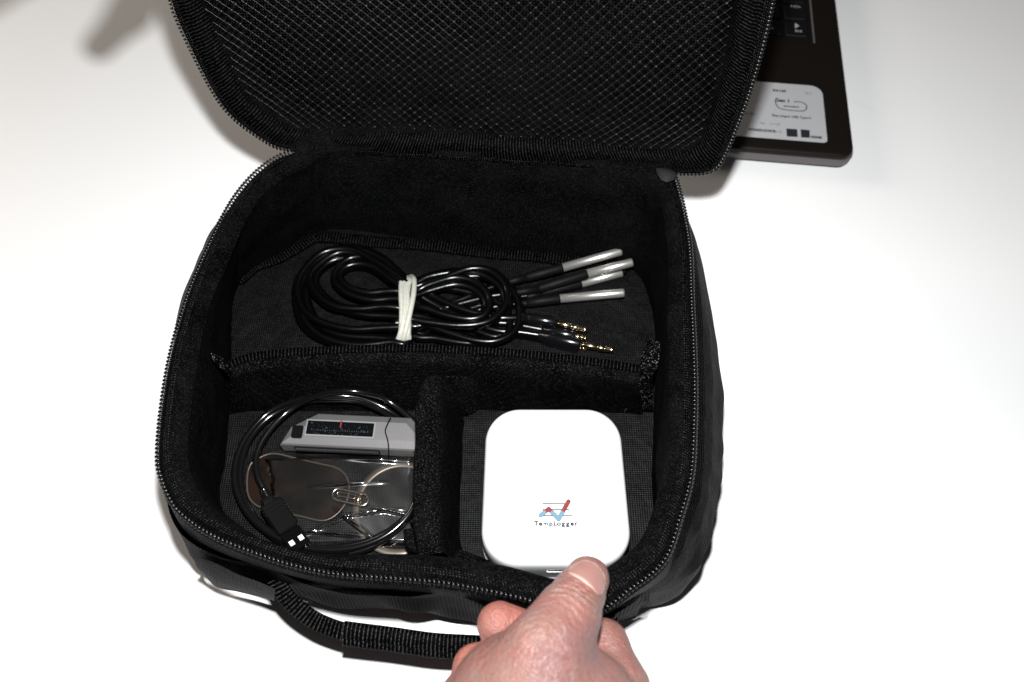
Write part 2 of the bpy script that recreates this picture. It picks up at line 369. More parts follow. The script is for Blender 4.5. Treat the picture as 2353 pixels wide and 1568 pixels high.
# ------------------------------------------------------------------ table
tb = mesh_obj('table_surface', [(-1.2, -0.75, 0), (1.2, -0.75, 0), (1.2, 1.1, 0), (-1.2, 1.1, 0), (-1.2, -0.75, -0.03), (1.2, -0.75, -0.03), (1.2, 1.1, -0.03), (-1.2, 1.1, -0.03)],
              [(0, 1, 2, 3), (7, 6, 5, 4), (0, 4, 5, 1), (1, 5, 6, 2), (2, 6, 7, 3), (3, 7, 4, 0)], M['table'], smooth=False)
tb['kind'] = 'structure'; tb['label'] = 'smooth white laminate table surface under everything'

# ------------------------------------------------------------------ carrying case, lower half
H = 0.082; FL = 0.006
RIM = [(700, 322), (686, 345), (640, 358), (590, 393), (545, 443), (510, 500), (480, 560), (440, 650), (410, 740), (385, 840), (368, 950), (361, 1040), (366, 1090),
       (396, 1161), (443, 1205), (505, 1241), (577, 1270), (650, 1295), (722, 1313), (795, 1324), (904, 1332), (1012, 1341), (1085, 1353), (1172, 1371), (1290, 1398), (1380, 1404), (1448, 1358),
       (1529, 1290), (1565, 1191), (1591, 1093), (1598, 980), (1599, 859), (1592, 690), (1585, 549), (1557, 420), (1535, 386), (1480, 364), (1300, 340), (1100, 320), (900, 307), (760, 304)]
CC = P(1000, 830, H)[:2]
NA = 420; ANG = np.linspace(-math.pi, math.pi, NA, endpoint=False)
def ring_from_xy(xy, per=10):
    xy = sorted([tuple(q) for q in xy], key=lambda q: math.atan2(q[1]-CC[1], q[0]-CC[0]))
    d = crom(np.array(xy)-CC, per, closed=True); a = np.arctan2(d[:, 1], d[:, 0]); r = np.hypot(d[:, 0], d[:, 1]); o = np.argsort(a)
    return np.interp(ANG, a[o], r[o], period=2*math.pi)
def ring_px(pts, z): return ring_from_xy([P(x, y, z)[:2] for x, y in pts])
def ring3(r, z):
    z = np.full(NA, z) if np.isscalar(z) else z
    return np.stack([CC[0]+r*np.cos(ANG), CC[1]+r*np.sin(ANG), z], 1)
def smooth_r(r, k):
    w_ = np.exp(-0.5*(np.arange(-3*k, 3*k+1)/k)**2); w_ /= w_.sum(); return np.convolve(np.concatenate([r[-3*k:], r, r[:3*k]]), w_, 'valid')
r_rim = ring_px(RIM, H)
# silhouette of the bulging outer wall, where it shows (right and front), else tucked under the rim
def und(x, y, off):      # a point under the rim, off metres outward from the centre
    p = P(x, y, H)[:2]; d = p-CC; return p+d/np.linalg.norm(d)*off
MIDS = [P(*q, 0.038)[:2] for q in ((1592, 560), (1620, 650), (1645, 780), (1656, 930), (1656, 1080), (1642, 1200), (1612, 1300), (1562, 1370))]
MIDS += [P(*q, 0.012)[:2] for q in ((1500, 1394), (1400, 1412), (1260, 1418), (1121, 1414), (976, 1396), (889, 1387), (795, 1374), (686, 1361), (559, 1341), (500, 1326), (465, 1288))]
MIDS += [und(*q, 0.004) for q in ((396, 1161), (361, 1040), (378, 880))] + [P(*q, 0.042)[:2] for q in ((404, 745), (428, 670), (452, 605), (480, 545))] + [und(*q, 0.004) for q in ((590, 393), )] + [und(*q, 0.0) for q in ((686, 345), (900, 307), (1300, 340), (1535, 386))]
r_mid = smooth_r(ring_from_xy(MIDS), 3)
case = empty('carrying_case', (CC[0], CC[1], 0), 'open black soft zip case with mesh lid pocket standing on the white table', 'case')
th_front = np.clip(np.cos(ANG+math.pi/2), 0, 1)
rings = []
zs = [H-0.004, H-0.010, H-0.018, H-0.030, 0.045, 0.032, 0.018, 0.008, 0.002]
for i, z in enumerate(zs):
    t = i/(len(zs)-1); k = min(1, (t/0.55))**0.8
    r = r_rim*(1-k)+r_mid*k
    if z < 0.010: r = r-0.004*(0.010-z)/0.008
    wr = noise_lv(NA, 22, 0.0022, 40, i/3)+noise_lv(NA, 60, 0.0007, 3, i/2)
    lowr = np.exp(-((ANG-R(-32))/R(24))**2)
    fold_ = 0.0013*np.sin(ANG*26+i*0.9)*np.clip(np.sin(ANG*9+i*0.5), 0, 1)+0.0005*np.sin(ANG*61-i*1.1)
    r = r + wr*min(1, t*3)*(1-0.5*th_front) + lowr*fold_*math.sin(math.pi*min(1, t*1.1))
    rings.append(ring3(r, z))
rings.append(ring3(rings[-1][:, 0]*0+r*0.5, 0.002))
loft('outer_shell', rings, M['shell'], case, cap_last=True)
# grosgrain panel on the front wall, a little proud
sel = np.where((ANG > R(-157)) & (ANG < R(-47)))[0]
fr_r = [ (1-k)*r_rim+k*r_mid for k in (0.25, 0.5, 0.75, 0.97)]
zz = [H-0.016, 0.052, 0.034, 0.014]
band = []
for r, z, s_ in zip(fr_r, zz, range(4)):
    q = ring3(r+0.0035+smooth_noise(NA, 34, 0.0028, 80+s_), z+smooth_noise(NA, 26, 0.004, 90+s_)); band.append(q[sel])
dense = []
B4 = np.array(band)
for i in range(3):
    for k in range(4): dense.append(B4[i]*(1-k/4)+B4[i+1]*k/4)
dense.append(B4[3])
loft('front_panel', dense, M['rib'], case, closed=False)
# zip tape just under the teeth
t_in = ring3(r_rim-0.0005, H-0.0015); t_out = ring3(r_rim+0.0014, H-0.004); t_low = ring3((r_rim*0.8+r_mid*0.2)+0.0022, H-0.015)
loft('zipper_tape', [t_in, t_out, (t_out+t_low)/2, t_low], M['tape'], case)
# rim: fleece binding rolled over the top edge
off = 0.0115+smooth_noise(NA, 24, 0.0010, 5)-0.0048*np.exp(-((ANG-R(-124))/R(16))**2)+0.0045*np.exp(-((ANG-R(-66))/R(13))**2)
rr = smooth_r(r_rim, 2)
loft('rim_binding', [ring3(r_rim-0.001, H-0.004), ring3(r_rim-0.0012, H-0.0008), ring3(rr-0.0035, H+0.0012), ring3(rr-0.007, H+0.0018+smooth_noise(NA, 40, 0.0006, 6)),
                     ring3(rr-off+0.001, H+0.0002), ring3(rr-off-0.0012, H-0.0035)], M['fleece_rim'], case)
loft('inner_tape', [ring3(rr-0.0035, H+0.0016), ring3(rr-0.0048, H+0.0024), ring3(rr-0.0062, H+0.0023)], M['tape'], case)
# inner wall down to the floor
FLOORPX = [(640, 592), (560, 640), (535, 700), (532, 830), (528, 930), (520, 1050), (516, 1180), (1490, 1240), (1497, 1100), (1502, 950), (1507, 800), (1492, 690), (1440, 612), (1250, 582), (1000, 556), (742, 528)]
fxy = [P(x, y, FL)[:2] for x, y in FLOORPX] + [und(x, y, -0.0105) for x, y in ((577, 1270), (722, 1313), (904, 1332), (1085, 1353), (1290, 1398), (1430, 1372))]
r_floor = smooth_r(ring_from_xy(fxy), 2)
CORN = [math.atan2(*(P(x, y, z_)[:2]-CC)[::-1]) for x, y, z_ in ((742, 480, .03), (1440, 560, .03), (545, 640, .01))]
wall = []
for i in range(15):
    t = i/14; k = t**0.85
    r = (rr-off-0.0012)*(1-k)+r_floor*k
    bulge = math.sin(math.pi*t)
    r = r - bulge*0.0015 + bulge*(noise_lv(NA, 18, 0.0022, 60, i/5)+noise_lv(NA, 50, 0.0006, 30, i/3))
    for ga in CORN:
        r = r + 0.0032*math.sin(math.pi*min(1, t*1.15))*np.exp(-(((ANG-ga+math.pi) % (2*math.pi)-math.pi)/R(1.6))**2)
    wall.append(ring3(r, (H-0.0035)*(1-t)+FL*t))
loft('inner_wall', wall, M['fleece'], case)
# floor: fine grid inside the floor ring, wrinkled
def disc(name, r, z, mat, parent, nr=26, amp=0.0006):
    V = [(CC[0], CC[1], z)]; F = []; g = np.random.default_rng(3); K = g.uniform(-1, 1, (9, 4))
    for i in range(1, nr+1):
        q = r*i/nr
        for j in range(0, NA, 3):
            x, y = CC[0]+q[j]*math.cos(ANG[j]), CC[1]+q[j]*math.sin(ANG[j])
            dz = sum(math.sin(60*(k[0]*x+k[1]*y)*2+k[2]*9)*k[3] for k in K)/4
            V.append((x, y, z+amp*dz))
    n = NA//3
    for j in range(n): F.append((0, 1+j, 1+(j+1) % n))
    for i in range(nr-1):
        for j in range(n): F.append((1+i*n+j, 1+(i+1)*n+j, 1+(i+1)*n+(j+1) % n, 1+i*n+(j+1) % n))
    return mesh_obj(name, V, F, mat, parent, [(v[0], v[1]) for v in V])
disc('floor_lining', r_floor+0.003, FL, M['floor'], case)
# raised seam binding along the back of the floor and at the left
pth = crom([P(x, y, FL+0.003) for x, y in ((725, 545), (800, 549), (950, 562), (1100, 577), (1250, 592), (1400, 612), (1440, 618))], 10)
pth[:, 2] += 0.0008*np.sin(np.arange(len(pth))*0.35)
sweep('floor_binding', pth, superell(0.0042, 0.0014, 14), M['rib'], case)
pth = crom([P(x, y, FL+0.004) for x, y in ((548, 648), (590, 612), (640, 594), (690, 566), (725, 545))], 8)
sweep('floor_binding', pth, superell(0.0035, 0.0014, 12), M['rib'], case)
# zip teeth: one row of loops following an edge
def teeth(name, path, nrm, parent, step=0.0021, ln=0.0026, rad=0.00062, tilt=0.0):
    """path: dense polyline; nrm(i): outward direction; small arched coil loops"""
    L = np.concatenate([[0], np.cumsum(np.linalg.norm(np.diff(path, axis=0), axis=1))]); mb = MB(); n = int(L[-1]/step)
    for k in range(n):
        s = (k+0.5)*step; p = np.array([np.interp(s, L, path[:, a]) for a in range(3)]); q = np.array([np.interp(s+0.0005, L, path[:, a]) for a in range(3)])
        t = q-p; t /= np.linalg.norm(t); o_, u_ = nrm(p, t)
        arc = []
        for a in (-1.0, -0.75, -0.35, 0.1, 0.5, 0.85, 1.0):
            arc.append(p+o_*(a*ln/2)+u_*(0.0011*(1-a*a))+t*a*0.0004)
        rd = [rad*0.7, rad, rad*1.05, rad*1.1, rad*1.25, rad*1.25, rad*0.6]
        mb.add(*tube_data(np.array(arc), rd, 6, True, up=t))
    o = mb.build(name, M['coilzip'], parent); o['kind'] = 'stuff'; return o
def out_low(p, t):
    o_ = np.cross(t, (0, 0, 1)); d = p[:2]-CC
    if o_[:2] @ d < 0: o_ = -o_
    return o_, np.array([0, 0, 1.])
i0 = np.where((ANG > R(113)) | (ANG < R(42)))[0]   # all but the hinge
order = [i for i in range(NA) if ANG[i] > R(118)] + [i for i in range(NA) if ANG[i] < R(44)]
teeth('zipper_teeth', ring3(r_rim-0.0006, H-0.0002)[order], out_low, case)

# ------------------------------------------------------------------ lid, hinged up behind the case
hl = P(700, 318, H); hr = P(1540, 383, H)
LU = (hr-hl)/np.linalg.norm(hr-hl); al = R(106)
back = np.cross((0, 0, 1), LU); back = back/np.linalg.norm(back)          # +y-ish
LV = math.sin(al)*np.array([0, 0, 1.]) - math.cos(al)*back
LN = np.cross(LU, LV)                                                      # towards the camera side
LO = (hl+hr)/2 + np.array([0, 0, 0.001])
def lid_uv(px, py):
    p = plane_hit(px, py, LO, LN)-LO; return np.array([p @ LU, p @ LV])
def LP(u, v, w_=0.0): return LO+LU*u+LV*v+LN*w_
lidpx_l = [(394, 5), (416, 61), (439, 113), (473, 180), (500, 228), (532, 268), (582, 306), (625, 327), (668, 343)]
lidpx_r = [(1590, 398), (1635, 386), (1668, 350), (1692, 292), (1716, 230), (1741, 150), (1764, 62), (1777, 0)]
lp = [lid_uv(*q) for q in lidpx_l]; rp = [lid_uv(*q) for q in lidpx_r]
vm = 0.128
def mir(q): return np.array([q[0], 2*vm-q[1]])
outl = lp + rp + [mir(q) for q in rp[::-1]] + [mir(q) for q in lp[::-1]]
LC = np.array([0, vm])
dd = crom(np.array(outl)-LC, 8, closed=True); aa = np.arctan2(dd[:, 1], dd[:, 0]); r_ = np.hypot(dd[:, 0], dd[:, 1]); o_ = np.argsort(aa)
r_lid = smooth_r(np.interp(ANG, aa[o_], r_[o_], period=2*math.pi), 2)
# hinge side: the edge sits on the case's back rim
def lring(r, w_, dv=0.0):
    r = np.full(NA, r) if np.isscalar(r) else r
    w_ = np.full(NA, w_) if np.isscalar(w_) else w_
    return LO+np.outer(LC[0]+r*np.cos(ANG), LU)+np.outer(LC[1]+r*np.sin(ANG)+dv, LV)+np.outer(w_, LN)
loft('lid_shell', [lring(r_lid-0.001, 0.0), lring(r_lid+0.002, -0.006), lring(r_lid+0.004, -0.018), lring(r_lid-0.001, -0.030), lring(r_lid-0.02, -0.036), lring(r_lid*0.4, -0.040)], M['shell'], case, cap_last=True)
wv_ = smooth_noise(NA, 30, 0.0012, 12)
r_in = r_lid-0.0150+smooth_noise(NA, 26, 0.0016, 8)
bot = np.clip(-np.sin(ANG), 0, 1)**4                     # wider fabric band near the hinge
loft('lid_binding', [lring(r_lid-0.0005, -0.001), lring(r_lid-0.003, 0.0022), lring(r_lid-0.0065, 0.001+wv_), lring(r_lid-0.009, 0.0028+wv_), lring(r_in+0.001, 0.0015+wv_), lring(r_in-0.001, -0.003)], M['rib'], case)
loft('lid_side_wall', [lring(r_in-0.001, -0.003), lring(r_in-0.003, -0.012), lring(r_in-0.009, -0.020)], M['fleece'], case)
disc_r = r_in-0.008
V = [LP(0, vm, -0.019)]; F = []; nr = 20; n = NA//3
for i in range(1, nr+1):
    for j in range(0, NA, 3):
        q = disc_r[j]*i/nr; u, v = q*math.cos(ANG[j]), vm+q*math.sin(ANG[j])
        V.append(LP(u, v, -0.0205+0.0015*math.sin(u*45+1.3*math.sin(v*50))*math.cos(v*38+u*12)))
for j in range(n): F.append((0, 1+j, 1+(j+1) % n))
for i in range(nr-1):
    for j in range(n): F.append((1+i*n+j, 1+(i+1)*n+j, 1+(i+1)*n+(j+1) % n, 1+i*n+(j+1) % n))
mesh_obj('lid_lining', V, F, M['lidcloth'], case, [((np.array(v)-LO) @ LU, (np.array(v)-LO) @ LV) for v in V])
# net pocket: real diamond net stretched over the lid
pu = 0.0058; pv = 0.0050
def net_w(u, v):
    return -0.0045+0.0030*math.sin(26*u+2.0*math.sin(19*v))*math.cos(17*v-6*u)
def net_in(u, v):
    a = math.atan2(v-vm, u); rr_ = np.interp(a, ANG, r_in, period=2*math.pi); return math.hypot(u, v-vm) < rr_-0.0005
strand = MB(); knot = MB(); g = np.random.default_rng(11)
def npos(i, j):
    u = (i+0.5*(j % 2))*pu; v = j*pv/2
    e = (abs(u)/0.14)**4; u2 = u+0.0022*math.sin(v*40+u*9)+0.010*(v-vm); v2 = v+0.0024*math.sin(u*22)+0.0014*math.sin(v*60+u*30)+0.012*e*math.copysign(1, u)*0.6
    return u2, v2
ux = int(0.17/pu)+1
octv = np.array([(1, 0, 0), (0, 1, 0), (-1, 0, 0), (0, -1, 0), (0, 0, 1), (0, 0, -1)], dtype=float)
octf = [(0, 1, 4), (1, 2, 4), (2, 3, 4), (3, 0, 4), (1, 0, 5), (2, 1, 5), (3, 2, 5), (0, 3, 5)]
AX = np.stack([LU, LV, LN])
for j in range(0, int(2*2*vm/pv)+2):
    for i in range(-ux, ux+1):
        u, v = npos(i, j)
        if not net_in(u, v): continue
        jit = g.normal(0, 0.00012, 3); w0 = net_w(u, v); a = LP(u, v, w0)+jit
        kk = octv*np.array([0.00085, 0.00060, 0.00060])*(0.35+0.85*g.random()); tw = -0.45; c_, s_ = math.cos(tw), math.sin(tw)
        kk = kk @ np.array([[c_, s_, 0], [-s_, c_, 0], [0, 0, 1]]); knot.add(a+kk @ AX+LN*0.0002, octf)
        for di in ((0, 1), ) if False else ((-1+(j % 2), 1), (j % 2, 1)):
            u2, v2 = npos(i+di[0], j+di[1])
            if not net_in(u2, v2): continue
            b_ = LP(u2, v2, net_w(u2, v2)); m_ = (a+b_)/2 + LN*0.0001 + (LV*0.00022 if di[0] == j % 2 else -LV*0.00022)
            strand.add(*tube_data(np.array([a, m_, b_]), [0.00024, 0.00019, 0.00024], 4, False, up=LN))
st = strand.build('lid_net', M['net'], case); st['kind'] = 'stuff'
kn = knot.build('net_knots', M['knot'], case); kn['kind'] = 'stuff'
def out_lid(p, t):
    o_ = np.cross(t, LN); d = p-LP(0, vm)
    if o_ @ d < 0: o_ = -o_
    return o_, LN
order = [i for i in range(NA) if ANG[i] > R(-60)] + [i for i in range(NA) if ANG[i] < R(-123)]
order = order
pth = lring(r_lid-0.0006, 0.0008)
iL = [i for i in range(NA) if ANG[i] > R(-57)]; iR = [i for i in range(NA) if ANG[i] < R(-125)]
teeth('lid_zipper_teeth', pth[iL+iR], out_lid, case)
loft('lid_zipper_tape', [lring(r_lid+0.0006, -0.0012), lring(r_lid-0.002, 0.0026), lring(r_lid-0.0045, 0.0024)], M['tape'], case)
# hinge strip from lid binding to the case's back wall
hs = [P(x, y, H+0.001) for x, y in ((690, 330), (760, 308), (900, 310), (1100, 323), (1300, 343), (1480, 367), (1540, 390))]
top = crom([q+np.array([0, -0.001, 0.006]) for q in hs], 10); mid = crom([q+np.array([0, -0.0045, 0.001]) for q in hs], 10); low = crom([q+np.array([0, -0.009, -0.006]) for q in hs], 10)
loft('hinge_strip', [top, (top+mid)/2-np.array([0, 0.0012, 0]), mid, low], M['fleece_rim'], case, closed=False)
# zip end tabs
f8 = dcrop(2300, 600, 1.7415)
tabp = [P(*f8(*q), H+0.004) for q in ((455, 100), (520, 105), (585, 125), (600, 150), (580, 180), (530, 197), (490, 180), (465, 140))]
ctr = np.mean(tabp, 0)
V = [p for p in tabp]+[p+(ctr-p)*0.25+np.array([0, 0, 0.0016]) for p in tabp]+[ctr+np.array([0.001, 0, 0.0024])]; n = len(tabp)
mesh_obj('zipper_end_tab', V, [(j, (j+1) % n, n+(j+1) % n, n+j) for j in range(n)]+[(n+j, n+(j+1) % n, 2*n) for j in range(n)], M['tab'], case)
f6 = dcrop(600, 0, 1.7425)
tabp = [P(*f6(*q), H+0.003) for q in ((905, 985), (960, 960), (1040, 940), (1085, 960), (1090, 1010), (1060, 1045), (990, 1040), (930, 1030))]
ctr = np.mean(tabp, 0)
V = [p for p in tabp]+[p+(ctr-p)*0.3+np.array([0, 0, 0.002]) for p in tabp]+[ctr+np.array([0, 0, 0.0028])]; n = len(tabp)
mesh_obj('zipper_end_tab', V, [(j, (j+1) % n, n+(j+1) % n, n+j) for j in range(n)]+[(n+j, n+(j+1) % n, 2*n) for j in range(n)], M['fleece_rim'], case)
# handle: strap of webbing, thicker folded grip
f7 = dcrop(550, 1900, 1.6228); f4 = dcrop(1600, 2050, 1.81)
hp = [(*f7(850, 585), 0.050), (*f7(905, 680), 0.046), (*f7(990, 770), 0.042), (*f7(1110, 855), 0.038), (*f7(1230, 905), 0.037), (*f7(1300, 925), 0.037)]
path = crom([P(*q) for q in hp], 10)
tilt = [np.array([-0.25, -0.55, 1.0]) for _ in path]
sweep('handle_strap', path, superell(0.0044, 0.0013, 16, 0.5), M['web'], case, per_up=tilt)
hp = [(*f7(1285, 915), 0.037), (*f7(1400, 930), 0.037), (*f7(1600, 955), 0.036), (*f7(1850, 990), 0.036), (*f7(2100, 1005), 0.036), (*f7(2300, 1015), 0.037), (*f4(1000, 900), 0.040), (*f4(1200, 880), 0.044)]
path = crom([P(*q) for q in hp], 12)
sweep('handle_grip', path, superell(0.0044, 0.0030, 20, 0.75), M['web'], case, up=(0, -0.5, 1))
sweep('grip_flap', path+np.array([0, -0.0034, -0.0010]), superell(0.0032, 0.0020, 14, 0.7), M['web'], case, up=(0, -0.3, 1))
hp = [(*f4(1200, 880), 0.044), (*f4(1330, 850), 0.050), (*f4(1400, 790), 0.055), (*f4(1425, 740), 0.058), (*f4(1400, 670), 0.060), (*f4(1360, 610), 0.062)]
path = crom([P(*q) for q in hp], 10)
sweep('handle_strap', path, superell(0.0048, 0.0014, 16, 0.5), M['web'], case, up=(0.6, -0.4, 0.8))
# stitched strap patch on the left of the front wall
pp = [P(*f7(*q), z) for q, z in (((345, 385), 0.060), ((480, 425), 0.060), ((620, 495), 0.060), ((760, 545), 0.060), ((860, 590), 0.058))]
qq = [P(*f7(*q), z) for q, z in (((392, 470), 0.018), ((480, 578), 0.014), ((620, 612), 0.014), ((760, 645), 0.014), ((858, 668), 0.018))]
pa = crom(pp, 6); qa = crom(qq, 6)
loft('strap_patch', [pa*(1-k)+qa*k+np.array([0, -0.0045-0.002*math.sin(math.pi*k), 0])+0 for k in np.linspace(0, 1, 8)], M['shell'], case, closed=False)
settle(case)

# ------------------------------------------------------------------ the two padded dividers
def padded(name, base, topc, thick, mat, parent, roll=0.35, nz=8, seed=1):
    """padded panel: base and top centre lines (n,3), rounded top edge"""
    base = np.asarray(base); topc = np.asarray(topc); n = len(base)
    rings = []; tdir = np.gradient(topc, axis=0); tdir /= np.linalg.norm(tdir, axis=1)[:, None]
    side = np.cross(tdir, (0, 0, 1)); side /= np.linalg.norm(side, axis=1)[:, None]
    prof = []
    for k in range(nz): prof.append((k/(nz-1)*0.93, 1.0))
    for a in np.linspace(20, 160, 7): prof.append((0.93+0.07*math.sin(R(a)), math.cos(R(a))))
    for k in range(nz): prof.append(((1-k/(nz-1))*0.93, -1.0))
    for h_, s_ in prof:
        c_ = base*(1-h_)+topc*h_
        wb = noise_lv(n, 9, 0.0008, seed, h_*3+(10 if s_ > 0 else 0))
        rings.append(c_+side*((thick/2*s_+wb)[:, None] if not np.isscalar(wb) else thick/2*s_))
    return loft(name, rings, mat, parent, closed=False)
DIVH = 0.056
d1 = empty('divider', P(1000, 930, FL), 'long padded black divider running across the case in front of the coiled cables', 'divider', None)
tp = crom([P(x, y, DIVH) for x, y in ((530, 846), (600, 826), (760, 814), (900, 810), (1000, 811), (1130, 818), (1250, 828), (1370, 842), (1470, 858))], 10)
bs = crom([P(x, y, FL) for x, y in ((520, 935), (600, 928), (760, 925), (900, 925), (1000, 925), (1130, 925), (1250, 927), (1370, 930), (1480, 934))], 10)
padded('panel', bs, tp, 0.0098, M['divider'], d1, seed=4)
# seam binding along the top
sweep('top_seam', tp+np.array([0, 0.0022, 0.0004]), superell(0.0024, 0.0011, 10), M['rib'], d1)
# end flaps with hook tape
def flap(px, z0, parent, mat, lift=0.0):
    pts = [np.array(P(x, y, z)) for x, y, z in px]; n = len(pts)//2
    a = crom(pts[:n], 5); b_ = crom(pts[n:][::-1], 5)
    return loft('end_flap', [a*(1-k)+b_*k+np.array([0, 0, lift*math.sin(math.pi*k)]) for k in np.linspace(0, 1, 6)], mat, parent, closed=False)
g7 = dcrop(2350, 1250, 3.486)
def gz(q, z): x, y = g7(*q); return (x, y, z)
flap([gz((600, 290), .050), gz((540, 500), .056), gz((500, 640), .054), gz((500, 850), .042), gz((420, 1050), .026), gz((270, 1265), .009),
      gz((700, 1235), .012), gz((700, 1050), .028), gz((690, 800), .046), gz((760, 640), .056), gz((800, 460), .060), gz((790, 290), .060)], 0, d1, M['hook'], 0.0015)
g5 = dcrop(700, 1200, 3.135)
def hz(q, z): x, y = g5(*q); return (x, y, z)
flap([hz((230, 360), .066), hz((420, 560), .060), hz((560, 640), .056), hz((700, 760), .050), hz((780, 1000), .030), hz((850, 1230), .012),
      hz((700, 1190), .014), hz((640, 1000), .032), hz((600, 840), .048), hz((480, 720), .056), hz((340, 560), .062), hz((230, 420), .066)], 0, d1, M['hook'], 0.001)
settle(d1)
d2 = empty('divider', P(1020, 1100, FL), 'short padded black divider standing between the cable compartment and the white logger', 'divider', None)
tp = crom([P(x, y, z) for x, y, z in ((1010, 868, .050), (985, 885, .055), (975, 930, .057), (974, 1000, .057), (973, 1080, .057), (972, 1160, .057), (974, 1225, .056), (982, 1275, .052))], 9)
bs = crom([P(x, y, FL) for x, y in ((1040, 960), (1030, 975), (1027, 1000), (1026, 1060), (1022, 1130), (1020, 1200), (1020, 1260), (1030, 1320))], 9)
padded('panel', bs+np.array([0.003, 0, 0]), tp+np.array([0.0008, 0, 0]), 0.0125, M['divider'], d2, seed=9)
# rounded hook-tape flap folded against the long divider
V = []; F = []
fp = [(985, 905), (1000, 872), (1030, 858), (1065, 858), (1095, 870), (1112, 892), (1108, 925), (1080, 945), (1040, 950)]
tpz = 0.050
cent = P(1045, 905, 0.047)+np.array([0, -0.003, 0])
pr = crom([P(x, y, max(0.008, .052-(y-835)/95*.046))+np.array([0, -0.0025, 0.001]) for x, y in fp], 4, closed=True)
cent = pr.mean(0)
n = len(pr)
V = list(pr)+[p*0.9+cent*0.1+np.array([0, -0.0010, 0.0006]) for p in pr]+[cent+np.array([0, -0.0011, 0.0007])]
mesh_obj('end_flap', V, [(j, (j+1) % n, n+(j+1) % n, n+j) for j in range(n)]+[(n+j, n+(j+1) % n, 2*n) for j in range(n)], M['divider'], d2)
pth = crom([P(*q) for q in ((948, 1215, .034), (955, 1245, .033), (990, 1264, .030), (1040, 1280, .024), (1085, 1296, .018), (1120, 1310, .014))], 8)
sweep('end_flap', pth, superell(0.0048, 0.0024, 14), M['divider'], d2)
settle(d2)

# ------------------------------------------------------------------ sensor cables, tied in a bundle
c1 = dcrop(1100, 850, 1.5687)
def Q(x, y, z): px, py = c1(x, y); return P(px, py, FL+z/1000)
Lh = {1: [(620, 262), (480, 195), (330, 195), (200, 265), (112, 385), (98, 500), (140, 640), (260, 735), (450, 775), (650, 760)],
      2: [(610, 300), (450, 232), (330, 222), (222, 295), (158, 400), (158, 520), (225, 640), (350, 705), (560, 725)],
      3: [(640, 350), (520, 275), (400, 245), (290, 275), (218, 355), (238, 450), (340, 540), (500, 590), (640, 600)],
      4: [(670, 395), (570, 320), (475, 292), (385, 312), (350, 370), (400, 432), (520, 468), (640, 462)],
      5: [(650, 330), (560, 262), (430, 258), (345, 325), (330, 400), (410, 475), (550, 515), (670, 510)],
      6: [(600, 290), (430, 205), (260, 220), (140, 330), (98, 440), (130, 560), (240, 645), (420, 690), (600, 685)],
      7: [(640, 320), (520, 240), (360, 215), (230, 290), (175, 380), (230, 480), (330, 545), (480, 560), (620, 550)]}
Ls = {1: (395, 750), 2: (410, 712), 3: (430, 605), 4: (440, 462), 5: (415, 510), 6: (400, 670), 7: (420, 560)}
Rh = {1: [(900, 352), (1080, 322), (1230, 342), (1340, 420), (1368, 520), (1310, 600), (1180, 652), (1000, 640), (870, 600)],
      2: [(900, 412), (1050, 370), (1180, 400), (1262, 490), (1245, 585), (1150, 622), (1000, 600), (880, 560)],
      3: [(900, 450), (1060, 414), (1180, 452), (1238, 530), (1222, 605), (1120, 625), (980, 590), (870, 560)],
      4: [(980, 380), (1160, 314), (1290, 328), (1384, 420), (1390, 520), (1322, 608), (1230, 650), (1080, 660), (900, 640)],
      5: [(900, 400), (1150, 350), (1330, 370), (1430, 460), (1465, 590), (1425, 690), (1320, 745), (1190, 742), (1040, 700), (890, 650)],
      6: [(920, 430), (1180, 470), (1350, 540), (1400, 630), (1390, 720), (1290, 770), (1130, 775), (950, 745)]}
Rs = {1: (405, 590), 2: (445, 545), 3: (480, 520), 4: (425, 625), 5: (450, 655), 6: (500, 715)}
cabs = [
 dict(tail=[(1490, 372), (1390, 398), (1240, 445), (1060, 520), (890, 560)], seq=[('L', 2, 4), ('R', 1, 12), ('L', 3, 10), ('R', 4, 15), ('L', 6, 15), ('R', 3, 12)], end=('L', 5, 13),
      jack=[(900, 520), (1100, 610), (1300, 690), (1440, 700)], jz=6, lab='black sensor cable whose steel probe lies rearmost, farthest from the dividers'),
 dict(tail=[(1480, 448), (1400, 465), (1250, 490), (1040, 545), (880, 600)], seq=[('L', 1, 4), ('R', 2, 9), ('L', 4, 14), ('R', 5, 6), ('L', 7, 14), ('R', 4, 8)], end=('L', 6, 8),
      jack=[(900, 470), (1100, 560), (1300, 610), (1400, 615)], jz=8, lab='black sensor cable whose steel probe reaches farthest right, second from the back'),
 dict(tail=[(1490, 525), (1400, 535), (1200, 570), (1000, 640), (880, 680)], seq=[('L', 7, 7), ('R', 3, 6), ('L', 2, 9), ('R', 6, 3), ('L', 6, 4), ('R', 2, 15)], end=('L', 3, 5),
      jack=[(900, 560), (1100, 650), (1300, 730), (1440, 715)], jz=3, lab='black sensor cable whose steel probe lies frontmost, nearest the gold plugs'),
 dict(tail=[(1560, 470), (1450, 490), (1250, 530), (1040, 600), (880, 640)], seq=[('L', 1, 10), ('R', 5, 11), ('L', 7, 12), ('R', 1, 5), ('L', 1, 13), ('R', 6, 8)], end=('L', 4, 8),
      jack=[(900, 500), (1100, 590), (1280, 640), (1400, 650)], jz=3, lab='black sensor cable whose dull steel probe lies half hidden under the longest probe')]
CR_ = 0.0023
